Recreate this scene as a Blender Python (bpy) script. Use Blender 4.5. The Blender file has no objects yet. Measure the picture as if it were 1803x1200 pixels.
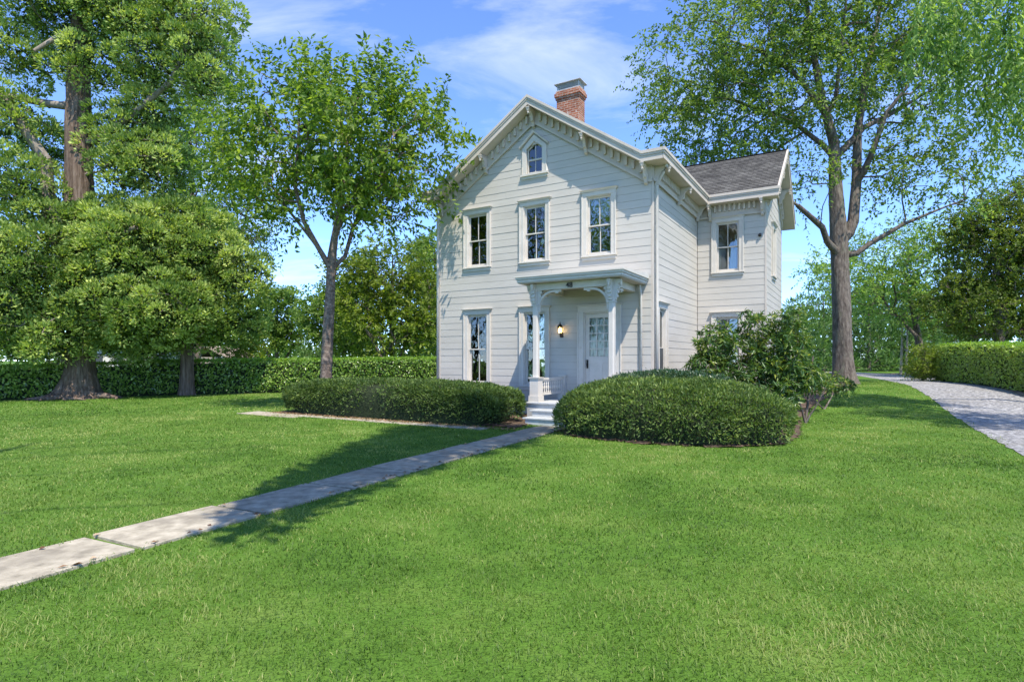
import bpy, bmesh, math, random
import numpy as np
from mathutils import Vector, Matrix

R = math.radians
sc = bpy.context.scene
COL = sc.collection

# ------------------------------------------------------------------ camera
F_PX, CX, HY, EYE = 1019.0, 901.5, 633.0, 1.6
cam = bpy.data.cameras.new('camera')
cam.sensor_width = 36.0
cam.lens = 36.0 * F_PX / 1803.0
cam.shift_y = 33.0 / 1803.0
cam.clip_start = 0.05
cam.clip_end = 3000.0
cam_o = bpy.data.objects.new('camera', cam)
COL.objects.link(cam_o)
cam_o.location = (0, 0, EYE)
cam_o.rotation_euler = (R(90), 0, 0)
sc.camera = cam_o

# ------------------------------------------------------------------ light
SUN_EL, SUN_AZ = 60.0, 160.0         # sun stands high behind the viewer's right shoulder
SUN_STRENGTH = 2.7
SKY_STRENGTH = 0.15
EXPOSURE = 1.5
sc.view_settings.view_transform = 'Standard'
sc.view_settings.look = 'None'
sc.view_settings.exposure = EXPOSURE
sc.view_settings.gamma = 1.0
sc.render.engine = 'CYCLES'
sc.cycles.max_bounces = 8
sc.cycles.transparent_max_bounces = 12

world = bpy.data.worlds.new('World')
sc.world = world
world.use_nodes = True
wn, wl = world.node_tree.nodes, world.node_tree.links
wn.clear()
wout = wn.new('ShaderNodeOutputWorld')
wbg = wn.new('ShaderNodeBackground')
wbg.inputs['Strength'].default_value = SKY_STRENGTH
sky = wn.new('ShaderNodeTexSky')
sky.sky_type = 'NISHITA'
sky.sun_disc = False
sky.sun_elevation = R(SUN_EL)
sky.sun_rotation = R(SUN_AZ)
sky.altitude = 0
sky.air_density = 0.6
sky.dust_density = 0.0
sky.ozone_density = 5.0
tc = wn.new('ShaderNodeTexCoord')
sep = wn.new('ShaderNodeSeparateXYZ')
wl.new(tc.outputs['Generated'], sep.inputs[0])
zc = wn.new('ShaderNodeMath'); zc.operation = 'MAXIMUM'; zc.inputs[1].default_value = 0.0
wl.new(sep.outputs['Z'], zc.inputs[0])
za = wn.new('ShaderNodeMath'); za.operation = 'ADD'; za.inputs[1].default_value = 0.22
wl.new(zc.outputs[0], za.inputs[0])
dv = wn.new('ShaderNodeVectorMath'); dv.operation = 'DIVIDE'
cb = wn.new('ShaderNodeCombineXYZ')
for i in range(3):
    wl.new(za.outputs[0], cb.inputs[i])
wl.new(tc.outputs['Generated'], dv.inputs[0]); wl.new(cb.outputs[0], dv.inputs[1])
mp = wn.new('ShaderNodeMapping'); mp.inputs['Rotation'].default_value = (0, 0, R(-35)); mp.inputs['Scale'].default_value = (1.0, 2.1, 0.6)
wl.new(dv.outputs[0], mp.inputs['Vector'])
n1 = wn.new('ShaderNodeTexNoise'); n1.inputs['Scale'].default_value = 1.5; n1.inputs['Detail'].default_value = 8; n1.inputs['Roughness'].default_value = 0.6; n1.inputs['Distortion'].default_value = 0.5
wl.new(mp.outputs[0], n1.inputs['Vector'])
cr = wn.new('ShaderNodeValToRGB')
cr.color_ramp.elements[0].position = 0.53; cr.color_ramp.elements[0].color = (0, 0, 0, 1)
cr.color_ramp.elements[1].position = 0.85; cr.color_ramp.elements[1].color = (0.6, 0.6, 0.6, 1)
wl.new(n1.outputs['Fac'], cr.inputs[0])
wmix = wn.new('ShaderNodeMixRGB')
wmix.inputs[2].default_value = (3.6, 3.7, 3.9, 1)
wtint = wn.new('ShaderNodeMixRGB'); wtint.blend_type = 'MULTIPLY'; wtint.inputs[0].default_value = 1.0
wtint.inputs[2].default_value = (0.90, 0.96, 1.10, 1)
wl.new(sky.outputs[0], wtint.inputs[1])
wl.new(cr.outputs[0], wmix.inputs[0]); wl.new(wtint.outputs[0], wmix.inputs[1])
wl.new(wmix.outputs[0], wbg.inputs['Color']); wl.new(wbg.outputs[0], wout.inputs[0])

sd = bpy.data.lights.new('sun', 'SUN')
sd.energy = SUN_STRENGTH; sd.angle = R(0.55); sd.color = (1.0, 0.93, 0.83)
sun = bpy.data.objects.new('sun', sd); COL.objects.link(sun)
_d = Vector((math.sin(R(SUN_AZ)) * math.cos(R(SUN_EL)), math.cos(R(SUN_AZ)) * math.cos(R(SUN_EL)), math.sin(R(SUN_EL))))
sun.rotation_euler = (-_d).to_track_quat('-Z', 'Y').to_euler()
sun.location = (0, 60, 40)

# ------------------------------------------------------------------ helpers
def g(x, y):
    """height of the terrain"""
    x = np.asarray(x, float); y = np.asarray(y, float)
    s = lambda t: np.clip(t, 0, 1) ** 2 * (3 - 2 * np.clip(t, 0, 1))
    return 0.5 * s((y - 14) / 12) * s((x - 6) / 6)

def gz(x, y):
    return float(g(x, y))

def at(px, py, D):
    return Vector(((px - CX) / F_PX * D, D, EYE + (HY - py) / F_PX * D))

def tag(o, label=None, cat=None, group=None, kind=None):
    if label: o['label'] = label
    if cat: o['category'] = cat
    if group: o['group'] = group
    if kind: o['kind'] = kind
    return o

def empty(name, loc=(0, 0, 0), rz=0.0, parent=None):
    o = bpy.data.objects.new(name, None); COL.objects.link(o)
    o.empty_display_size = 0.2
    o.location = loc; o.rotation_euler = (0, 0, rz)
    if parent: o.parent = parent
    return o

def mesh_obj(name, me, mat=None, parent=None, loc=None):
    o = bpy.data.objects.new(name, me); COL.objects.link(o)
    if mat and len(me.materials) == 0: me.materials.append(mat)
    if parent: o.parent = parent
    if loc is not None: o.location = loc
    return o

def np_mesh(name, V, Fc, mat, parent=None, tint=None, smooth=False, loc=None):
    """V (n,3), Fc (m,k) all faces with the same number of corners"""
    V = np.asarray(V, np.float32); Fc = np.asarray(Fc, np.int32)
    me = bpy.data.meshes.new(name)
    m, k = Fc.shape
    me.vertices.add(len(V)); me.vertices.foreach_set('co', V.ravel())
    me.loops.add(m * k); me.loops.foreach_set('vertex_index', Fc.ravel())
    me.polygons.add(m)
    me.polygons.foreach_set('loop_start', np.arange(0, m * k, k, dtype=np.int32))
    me.polygons.foreach_set('loop_total', np.full(m, k, np.int32))
    if smooth: me.polygons.foreach_set('use_smooth', np.ones(m, bool))
    if tint is not None:
        a = me.attributes.new('tint', 'FLOAT', 'FACE')
        a.data.foreach_set('value', np.asarray(tint, np.float32))
    me.update(calc_edges=True)
    return mesh_obj(name, me, mat, parent, loc)

class MB:
    def __init__(s, T=None):
        s.v, s.f, s.uv, s.T = [], [], {}, T
    def add(s, pts, faces):
        b = len(s.v)
        s.v += [tuple(s.T(*p)) if s.T else tuple(p) for p in pts]
        s.f += [tuple(b + i for i in q) for q in faces]
        return s
    def box(s, x0, x1, y0, y1, z0, z1):
        P = [(x0, y0, z0), (x1, y0, z0), (x1, y1, z0), (x0, y1, z0), (x0, y0, z1), (x1, y0, z1), (x1, y1, z1), (x0, y1, z1)]
        return s.add(P, [(0, 3, 2, 1), (4, 5, 6, 7), (0, 1, 5, 4), (1, 2, 6, 5), (2, 3, 7, 6), (3, 0, 4, 7)])
    def hexa(s, P):
        return s.add(P, [(0, 3, 2, 1), (4, 5, 6, 7), (0, 1, 5, 4), (1, 2, 6, 5), (2, 3, 7, 6), (3, 0, 4, 7)])
    def prism(s, poly, a0, a1, axis='y'):
        """poly in the plane across axis, extruded a0..a1"""
        n = len(poly)
        def p(q, a):
            if axis == 'y': return (q[0], a, q[1])
            if axis == 'x': return (a, q[0], q[1])
            return (q[0], q[1], a)
        P = [p(q, a0) for q in poly] + [p(q, a1) for q in poly]
        Fc = [tuple(range(n)), tuple(range(2 * n - 1, n - 1, -1))]
        Fc += [(i, i + n, (i + 1) % n + n, (i + 1) % n) for i in range(n)]
        return s.add(P, Fc)
    def tube(s, pts, rad, n=8, cap=True):
        pts = [Vector(p) for p in pts]
        if not hasattr(rad, '__len__'): rad = [rad] * len(pts)
        rings = []
        up = Vector((0, 0, 1))
        for i, p in enumerate(pts):
            d = (pts[min(i + 1, len(pts) - 1)] - pts[max(i - 1, 0)]).normalized()
            ref = Vector((1, 0, 0)) if abs(d.z) > 0.9 else up
            a = d.cross(ref).normalized(); b = d.cross(a).normalized()
            rings.append([tuple(p + (a * math.cos(2 * math.pi * k / n) + b * math.sin(2 * math.pi * k / n)) * rad[i]) for k in range(n)])
        P = [q for r in rings for q in r]
        Fc = []
        for i in range(len(pts) - 1):
            for k in range(n):
                Fc.append((i * n + k, i * n + (k + 1) % n, (i + 1) * n + (k + 1) % n, (i + 1) * n + k))
        if cap:
            Fc.append(tuple(range(n - 1, -1, -1))); Fc.append(tuple((len(pts) - 1) * n + k for k in range(n)))
        return s.add(P, Fc)
    def lathe(s, prof, c=(0, 0, 0), n=12):
        P = []
        for r, z in prof:
            P += [(c[0] + r * math.cos(2 * math.pi * k / n), c[1] + r * math.sin(2 * math.pi * k / n), c[2] + z) for k in range(n)]
        Fc = []
        for i in range(len(prof) - 1):
            for k in range(n):
                Fc.append((i * n + k, i * n + (k + 1) % n, (i + 1) * n + (k + 1) % n, (i + 1) * n + k))
        Fc.append(tuple(range(n - 1, -1, -1))); Fc.append(tuple((len(prof) - 1) * n + k for k in range(n)))
        return s.add(P, Fc)
    def mesh(s, name, smooth=False, bevel=0):
        me = bpy.data.meshes.new(name)
        me.from_pydata(s.v, [], s.f)
        bm = bmesh.new(); bm.from_mesh(me)
        bmesh.ops.recalc_face_normals(bm, faces=bm.faces)
        if bevel:
            bmesh.ops.bevel(bm, geom=[e for e in bm.edges if e.calc_length() > bevel * 3], offset=bevel, segments=1, affect='EDGES', clamp_overlap=True)
        bm.to_mesh(me); bm.free()
        if smooth:
            me.polygons.foreach_set('use_smooth', np.ones(len(me.polygons), bool))
        return me
    def build(s, name, mat, parent=None, smooth=False, bevel=0, loc=None):
        return mesh_obj(name, s.mesh(name, smooth, bevel), mat, parent, loc)

# ------------------------------------------------------------------ materials
def new_mat(name):
    m = bpy.data.materials.new(name); m.use_nodes = True
    nt = m.node_tree; nt.nodes.clear()
    return m, nt.nodes, nt.links

def N(nodes, t, **kw):
    n = nodes.new(t)
    for k, v in kw.items():
        if k in n.inputs: n.inputs[k].default_value = v
        else: setattr(n, k, v)
    return n

def ramp(nodes, stops):
    r = nodes.new('ShaderNodeValToRGB')
    e = r.color_ramp.elements
    while len(e) < len(stops): e.new(0.5)
    for i, (p, c) in enumerate(stops):
        e[i].position = p; e[i].color = (*c, 1)
    return r

def surf(name, stops, scale=4.0, detail=6, rough=0.7, bump=0.2, bscale=None, spec=0.3, coord='Object', stretch=(1, 1, 1), bdist=0.02, second=None):
    """noise-coloured surface with fine relief; second = (scale, colour, lo, hi) blotches"""
    m, n, l = new_mat(name)
    out = N(n, 'ShaderNodeOutputMaterial'); b = N(n, 'ShaderNodeBsdfPrincipled', Roughness=rough)
    b.inputs['Specular IOR Level'].default_value = spec
    l.new(b.outputs[0], out.inputs[0])
    t = N(n, 'ShaderNodeTexCoord'); mp = N(n, 'ShaderNodeMapping'); mp.inputs['Scale'].default_value = stretch
    l.new(t.outputs[coord], mp.inputs[0])
    a = N(n, 'ShaderNodeTexNoise', Scale=scale, Detail=detail, Roughness=0.6); l.new(mp.outputs[0], a.inputs['Vector'])
    r = ramp(n, stops); l.new(a.outputs['Fac'], r.inputs[0])
    col = r.outputs[0]
    if second:
        s2, c2, lo, hi = second
        a2 = N(n, 'ShaderNodeTexNoise', Scale=s2, Detail=4, Roughness=0.65); l.new(mp.outputs[0], a2.inputs['Vector'])
        r2 = ramp(n, [(lo, (0, 0, 0)), (hi, (1, 1, 1))]); l.new(a2.outputs['Fac'], r2.inputs[0])
        mx = N(n, 'ShaderNodeMixRGB'); mx.inputs[2].default_value = (*c2, 1)
        l.new(r2.outputs[0], mx.inputs[0]); l.new(col, mx.inputs[1]); col = mx.outputs[0]
    l.new(col, b.inputs['Base Color'])
    if bump:
        a3 = N(n, 'ShaderNodeTexNoise', Scale=bscale or scale * 4, Detail=6, Roughness=0.6); l.new(mp.outputs[0], a3.inputs['Vector'])
        bp = N(n, 'ShaderNodeBump', Strength=bump, Distance=bdist); l.new(a3.outputs['Fac'], bp.inputs['Height']); l.new(bp.outputs[0], b.inputs['Normal'])
    return m

def leaf_mat(name, dark, mid, light, trans=0.4, rough=0.5, spec=0.3, glow=1.25, vary=0.6):
    """leaf: colour from the leaf's own tint value and a slow noise, part of the light goes through"""
    m, n, l = new_mat(name)
    out = N(n, 'ShaderNodeOutputMaterial'); b = N(n, 'ShaderNodeBsdfPrincipled', Roughness=rough)
    b.inputs['Specular IOR Level'].default_value = spec
    at_ = N(n, 'ShaderNodeAttribute', attribute_name='tint')
    t = N(n, 'ShaderNodeNewGeometry')
    a = N(n, 'ShaderNodeTexNoise', Scale=vary, Detail=2); l.new(t.outputs['Position'], a.inputs['Vector'])
    ad = N(n, 'ShaderNodeMath', operation='MULTIPLY_ADD'); ad.inputs[1].default_value = 0.7; ad.inputs[2].default_value = -0.35
    l.new(a.outputs['Fac'], ad.inputs[0])
    ad2 = N(n, 'ShaderNodeMath', operation='ADD'); l.new(ad.outputs[0], ad2.inputs[0]); l.new(at_.outputs['Fac'], ad2.inputs[1])
    r = ramp(n, [(0.0, dark), (0.5, mid), (1.0, light)]); l.new(ad2.outputs[0], r.inputs[0])
    l.new(r.outputs[0], b.inputs['Base Color'])
    tr = N(n, 'ShaderNodeBsdfTranslucent')
    mul = N(n, 'ShaderNodeMixRGB', blend_type='MULTIPLY'); mul.inputs[0].default_value = 1.0
    mul.inputs[2].default_value = (1.15 * glow, 1.2 * glow, 0.5 * glow, 1)
    l.new(r.outputs[0], mul.inputs[1]); l.new(mul.outputs[0], tr.inputs[0])
    mx = N(n, 'ShaderNodeMixShader'); mx.inputs[0].default_value = trans
    l.new(b.outputs[0], mx.inputs[1]); l.new(tr.outputs[0], mx.inputs[2]); l.new(mx.outputs[0], out.inputs[0])
    return m

M = {}
M['paint'] = surf('house_paint', [(0.3, (0.479, 0.418, 0.346)), (0.6, (0.541, 0.477, 0.402)), (0.85, (0.581, 0.517, 0.439))], scale=1.6, rough=0.62, bump=0.12, bscale=60, bdist=0.004, second=(5.0, (0.439, 0.369, 0.291), 0.60, 0.85))
M['siding'] = surf('siding_paint', [(0.3, (0.445, 0.412, 0.354)), (0.55, (0.500, 0.465, 0.405)), (0.8, (0.540, 0.504, 0.441))], scale=1.1, rough=0.6, bump=0.14, bscale=40, stretch=(0.6, 0.6, 2.5), bdist=0.004, second=(2.2, (0.410, 0.368, 0.305), 0.55, 0.85))
M['trim'] = surf('trim_paint', [(0.3, (0.520, 0.481, 0.414)), (0.7, (0.603, 0.558, 0.486))], scale=3, rough=0.55, bump=0.06, bscale=50, bdist=0.003, second=(4.0, (0.458, 0.416, 0.348), 0.58, 0.85))
M['step_paint'] = surf('step_paint', [(0.3, (0.40, 0.415, 0.41)), (0.7, (0.48, 0.49, 0.48))], scale=4, rough=0.55, bump=0.08, bscale=40, bdist=0.003, second=(6.0, (0.30, 0.30, 0.285), 0.56, 0.8))
M['joint'] = surf('wall_sheathing', [(0.3, (0.20, 0.17, 0.135)), (0.7, (0.28, 0.24, 0.19))], scale=6, rough=0.9, bump=0)
M['room'] = surf('room_plaster', [(0.3, (0.50, 0.45, 0.38)), (0.7, (0.60, 0.55, 0.47))], scale=2, rough=0.9, bump=0)
M['curtain'] = surf('curtain_cloth', [(0.3, (0.66, 0.62, 0.54)), (0.7, (0.76, 0.73, 0.66))], scale=3, rough=0.9, bump=0.1, bscale=200)
M['screen'] = surf('insect_screen', [(0.3, (0.035, 0.04, 0.042)), (0.7, (0.06, 0.065, 0.065))], scale=3, rough=0.5, bump=0)
M['black'] = surf('black_iron', [(0.3, (0.012, 0.011, 0.01)), (0.7, (0.025, 0.022, 0.02))], scale=8, rough=0.45, bump=0.1)
M['bronze'] = surf('dark_bronze', [(0.3, (0.03, 0.022, 0.015)), (0.7, (0.06, 0.045, 0.03))], scale=20, rough=0.4, bump=0.1)
M['tin'] = surf('galvanised_metal', [(0.3, (0.42, 0.43, 0.43)), (0.7, (0.55, 0.56, 0.56))], scale=6, rough=0.4, bump=0.05)
M['red_cloth'] = surf('red_brown_wood', [(0.3, (0.16, 0.03, 0.015)), (0.7, (0.25, 0.06, 0.03))], scale=6, rough=0.5, bump=0)
M['concrete'] = surf('path_concrete', [(0.3, (0.216, 0.189, 0.138)), (0.5, (0.356, 0.314, 0.232)), (0.7, (0.475, 0.424, 0.320))], scale=7.0, detail=14, rough=0.9, bump=0.7, bscale=45, bdist=0.01, second=(1.4, (0.216, 0.189, 0.140), 0.50, 0.72))
M['shaded_concrete'] = surf('shaded_path_concrete', [(0.3, (0.172, 0.151, 0.112)), (0.5, (0.283, 0.251, 0.189)), (0.7, (0.377, 0.340, 0.261))], scale=7.0, detail=14, rough=0.9, bump=0.7, bscale=45, bdist=0.01, second=(1.4, (0.172, 0.151, 0.114), 0.50, 0.72))  # darker copy of the path concrete: shade near the house put into the colour
M['gravel'] = surf('gravel', [(0.36, (0.09, 0.088, 0.088)), (0.5, (0.27, 0.265, 0.26)), (0.66, (0.52, 0.51, 0.49))], scale=11, detail=12, rough=0.95, bump=1.0, bscale=22, bdist=0.05, second=(0.5, (0.25, 0.235, 0.21), 0.5, 0.75))
M['mulch'] = surf('mulch', [(0.3, (0.045, 0.028, 0.018)), (0.55, (0.11, 0.075, 0.05)), (0.75, (0.22, 0.16, 0.11))], scale=14, detail=10, rough=0.95, bump=1.0, bscale=30, bdist=0.03)
M['bark'] = surf('grey_bark', [(0.3, (0.055, 0.043, 0.034)), (0.5, (0.13, 0.105, 0.085)), (0.72, (0.24, 0.205, 0.165))], scale=7, detail=10, rough=0.9, bump=1.0, bscale=9, bdist=0.05, stretch=(1.6, 1.6, 0.45), second=(2.6, (0.17, 0.17, 0.12), 0.55, 0.72))
M['cherry_bark'] = surf('cherry_bark', [(0.3, (0.068, 0.048, 0.038)), (0.5, (0.173, 0.128, 0.098)), (0.75, (0.330, 0.262, 0.210))], scale=9, detail=10, rough=0.85, bump=0.9, bscale=12, bdist=0.03, stretch=(1.0, 1.0, 1.3))
M['red_bark'] = surf('fibrous_bark', [(0.3, (0.065, 0.042, 0.030)), (0.5, (0.16, 0.112, 0.082)), (0.75, (0.30, 0.235, 0.185))], scale=6, detail=8, rough=0.9, bump=1.0, bscale=9, bdist=0.06, stretch=(2.2, 2.2, 0.16))
M['twig'] = surf('pale_twig', [(0.3, (0.16, 0.13, 0.10)), (0.7, (0.30, 0.26, 0.21))], scale=8, rough=0.9, bump=0.3)
M['sapling'] = surf('sapling_bark', [(0.3, (0.30, 0.26, 0.20)), (0.7, (0.45, 0.40, 0.32))], scale=6, rough=0.9, bump=0.3)
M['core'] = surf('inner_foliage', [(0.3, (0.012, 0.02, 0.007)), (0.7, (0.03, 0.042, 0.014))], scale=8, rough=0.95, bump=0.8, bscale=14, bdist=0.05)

M['grass'] = leaf_mat('grass_blade', (0.05, 0.11, 0.014), (0.14, 0.235, 0.036), (0.34, 0.37, 0.12), trans=0.4, rough=0.5, spec=0.25, glow=1.1, vary=0.7)
M['cherry_leaf'] = leaf_mat('cherry_leaf', (0.06, 0.12, 0.018), (0.155, 0.25, 0.034), (0.30, 0.38, 0.06), trans=0.5)
M['tulip_leaf'] = leaf_mat('tall_tree_leaf', (0.065, 0.115, 0.028), (0.15, 0.235, 0.05), (0.28, 0.36, 0.075), trans=0.5)
M['cedar_leaf'] = leaf_mat('cedar_frond', (0.07, 0.125, 0.028), (0.20, 0.30, 0.065), (0.52, 0.60, 0.18), trans=0.35, rough=0.6)
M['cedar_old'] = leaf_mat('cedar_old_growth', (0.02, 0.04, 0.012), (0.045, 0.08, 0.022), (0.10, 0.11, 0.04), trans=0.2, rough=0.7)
M['weep_leaf'] = leaf_mat('weeping_leaf', (0.10, 0.19, 0.05), (0.21, 0.33, 0.09), (0.36, 0.48, 0.16), trans=0.55)
M['laurel'] = leaf_mat('laurel_leaf', (0.045, 0.11, 0.018), (0.20, 0.33, 0.05), (0.45, 0.56, 0.16), trans=0.3, rough=0.25, spec=0.7)
M['privet'] = leaf_mat('privet_leaf', (0.14, 0.22, 0.035), (0.36, 0.47, 0.095), (0.56, 0.64, 0.19), trans=0.45, rough=0.35, spec=0.5)
M['laurel_top'] = leaf_mat('laurel_new_leaf', (0.125, 0.237, 0.031), (0.213, 0.350, 0.044), (0.338, 0.450, 0.075), trans=0.55, rough=0.35, spec=0.5)
M['yew'] = leaf_mat('yew_spray', (0.03, 0.062, 0.015), (0.09, 0.15, 0.034), (0.28, 0.36, 0.09), trans=0.35, rough=0.5)
M['box'] = leaf_mat('small_dark_leaf', (0.022, 0.058, 0.026), (0.051, 0.104, 0.042), (0.112, 0.160, 0.080), trans=0.30, rough=0.35, spec=0.5)
M['rhodo'] = leaf_mat('long_leathery_leaf', (0.03, 0.065, 0.02), (0.08, 0.165, 0.03), (0.30, 0.33, 0.06), trans=0.35, rough=0.35, spec=0.5)
M['olive'] = leaf_mat('olive_leaf', (0.065, 0.105, 0.014), (0.16, 0.225, 0.028), (0.30, 0.35, 0.055), trans=0.50)
M['dense_leaf'] = leaf_mat('dense_leaf', (0.05, 0.085, 0.014), (0.12, 0.175, 0.026), (0.25, 0.29, 0.05), trans=0.45)
M['far_leaf'] = leaf_mat('far_leaf', (0.07, 0.135, 0.03), (0.15, 0.245, 0.05), (0.27, 0.35, 0.08), trans=0.5)
M['pine'] = leaf_mat('pine_tuft', (0.055, 0.115, 0.04), (0.115, 0.215, 0.065), (0.21, 0.32, 0.10), trans=0.40)
M['dry_leaf'] = leaf_mat('dry_leaf', (0.12, 0.06, 0.03), (0.26, 0.15, 0.08), (0.42, 0.31, 0.2), trans=0.15, vary=3.0)

# ground under the grass
def ground_mat():
    m, n, l = new_mat('lawn_soil')
    out = N(n, 'ShaderNodeOutputMaterial'); b = N(n, 'ShaderNodeBsdfPrincipled', Roughness=0.9)
    b.inputs['Specular IOR Level'].default_value = 0.1
    t = N(n, 'ShaderNodeNewGeometry')
    a = N(n, 'ShaderNodeTexNoise', Scale=1.0, Detail=10, Roughness=0.7); l.new(t.outputs['Position'], a.inputs['Vector'])
    r = ramp(n, [(0.3, (0.05, 0.11, 0.014)), (0.5, (0.085, 0.17, 0.022)), (0.72, (0.15, 0.22, 0.045))]); l.new(a.outputs['Fac'], r.inputs[0])
    l.new(r.outputs[0], b.inputs['Base Color'])
    a3 = N(n, 'ShaderNodeTexNoise', Scale=40, Detail=5); l.new(t.outputs['Position'], a3.inputs['Vector'])
    bp = N(n, 'ShaderNodeBump', Strength=0.8, Distance=0.04); l.new(a3.outputs['Fac'], bp.inputs['Height']); l.new(bp.outputs[0], b.inputs['Normal'])
    l.new(b.outputs[0], out.inputs[0])
    return m
M['ground'] = ground_mat()

def glass_mat(name='old_window_glass', ior=2.1):
    m, n, l = new_mat(name)
    out = N(n, 'ShaderNodeOutputMaterial')
    gl = N(n, 'ShaderNodeBsdfGlossy', Roughness=0.0); gl.inputs['Color'].default_value = (0.95, 0.97, 0.98, 1)
    tr = N(n, 'ShaderNodeBsdfTransparent'); tr.inputs['Color'].default_value = (0.86, 0.9, 0.88, 1)
    fr = N(n, 'ShaderNodeFresnel', IOR=ior)
    t = N(n, 'ShaderNodeTexCoord')
    a = N(n, 'ShaderNodeTexNoise', Scale=2.2, Detail=2); l.new(t.outputs['Object'], a.inputs['Vector'])
    bp = N(n, 'ShaderNodeBump', Strength=0.25, Distance=0.02); l.new(a.outputs['Fac'], bp.inputs['Height'])
    l.new(bp.outputs[0], gl.inputs['Normal'])
    mx = N(n, 'ShaderNodeMixShader'); l.new(fr.outputs[0], mx.inputs[0]); l.new(tr.outputs[0], mx.inputs[1]); l.new(gl.outputs[0], mx.inputs[2])
    l.new(mx.outputs[0], out.inputs[0])
    return m
M['glass'] = glass_mat()
M['door_glass'] = glass_mat('door_glass', 1.5)

def brick_mat(name, c1, c2, mortar, bw, bh, ms, coord='UV', offset=0.5, rough=0.9, stain=None, bump=0.4, rot=None):
    m, n, l = new_mat(name)
    out = N(n, 'ShaderNodeOutputMaterial'); b = N(n, 'ShaderNodeBsdfPrincipled', Roughness=rough)
    b.inputs['Specular IOR Level'].default_value = 0.2
    t = N(n, 'ShaderNodeTexCoord'); mp = N(n, 'ShaderNodeMapping')
    if rot: mp.inputs['Rotation'].default_value = rot
    l.new(t.outputs[coord], mp.inputs[0])
    br = N(n, 'ShaderNodeTexBrick', Scale=1.0); br.offset = offset
    br.inputs['Color1'].default_value = (*c1, 1); br.inputs['Color2'].default_value = (*c2, 1); br.inputs['Mortar'].default_value = (*mortar, 1)
    br.inputs['Brick Width'].default_value = bw; br.inputs['Row Height'].default_value = bh; br.inputs['Mortar Size'].default_value = ms
    l.new(mp.outputs[0], br.inputs['Vector'])
    col = br.outputs['Color']
    a = N(n, 'ShaderNodeTexNoise', Scale=1.3, Detail=8, Roughness=0.7); l.new(mp.outputs[0], a.inputs['Vector'])
    r = ramp(n, [(0.35, (0.55, 0.55, 0.55)), (0.7, (1.15, 1.15, 1.12))]); l.new(a.outputs['Fac'], r.inputs[0])
    mu = N(n, 'ShaderNodeMixRGB', blend_type='MULTIPLY'); mu.inputs[0].default_value = 1.0
    l.new(col, mu.inputs[1]); l.new(r.outputs[0], mu.inputs[2]); col = mu.outputs[0]
    if stain:
        a2 = N(n, 'ShaderNodeTexNoise', Scale=9, Detail=4); l.new(mp.outputs[0], a2.inputs['Vector'])
        r2 = ramp(n, [(0.60, (0, 0, 0)), (0.68, (1, 1, 1))]); l.new(a2.outputs['Fac'], r2.inputs[0])
        mx = N(n, 'ShaderNodeMixRGB'); mx.inputs[2].default_value = (*stain, 1)
        l.new(r2.outputs[0], mx.inputs[0]); l.new(col, mx.inputs[1]); col = mx.outputs[0]
    l.new(col, b.inputs['Base Color'])
    bp = N(n, 'ShaderNodeBump', Strength=bump, Distance=0.015); bp.invert = True
    l.new(br.outputs['Fac'], bp.inputs['Height']); l.new(bp.outputs[0], b.inputs['Normal'])
    l.new(b.outputs[0], out.inputs[0])
    return m
M['shingle'] = brick_mat('asphalt_shingle', (0.085, 0.082, 0.077), (0.15, 0.146, 0.136), (0.03, 0.029, 0.027), 0.30, 0.14, 0.006)
M['brick'] = brick_mat('chimney_brick', (0.30, 0.085, 0.045), (0.42, 0.15, 0.08), (0.46, 0.38, 0.30), 0.2, 0.072, 0.009, stain=(0.55, 0.47, 0.40))

def emit_mat(name, col, s):
    m, n, l = new_mat(name)
    out = N(n, 'ShaderNodeOutputMaterial'); e = N(n, 'ShaderNodeEmission', Strength=s); e.inputs['Color'].default_value = (*col, 1)
    l.new(e.outputs[0], out.inputs[0])
    return m
M['bulb'] = emit_mat('lit_bulb', (1.0, 0.62, 0.22), 9.0)

# ------------------------------------------------------------------ house frame
HC = (3.66, 15.2)                 # near front corner of the house
HA = R(-30.8)
ca, sa = math.cos(HA), math.sin(HA)
def W2(x, y):                      # house coordinates to world
    return (HC[0] + x * ca - y * sa, HC[1] + x * sa + y * ca)
def L2(X, Y):                      # world to house coordinates (arrays)
    dx, dy = X - HC[0], Y - HC[1]
    return dx * ca + dy * sa, -dx * sa + dy * ca

W, L1, WX, WD, DEEP = 6.95, 5.02, 2.12, 4.6, 9.62
XC = -W / 2

# ------------------------------------------------------------------ ground and paths
def make_ground():
    a = np.concatenate([[-600, -300, -150, -90], np.arange(-60, 60.1, 1.5), [90, 150, 300, 600]])
    b = np.concatenate([[-300, -150, -80], np.arange(-40, 90.1, 1.5), [130, 200, 400, 900]])
    X, Y = np.meshgrid(a, b); Z = g(X, Y)
    V = np.stack([X, Y, Z], -1).reshape(-1, 3)
    nx, ny = len(a), len(b)
    i = np.arange(nx * ny).reshape(ny, nx)
    Fc = np.stack([i[:-1, :-1], i[:-1, 1:], i[1:, 1:], i[1:, :-1]], -1).reshape(-1, 4)
    o = np_mesh('lawn', V, Fc, M['ground'], smooth=True)
    return tag(o, 'mown green lawn around the white house', kind='structure')
make_ground()

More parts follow.
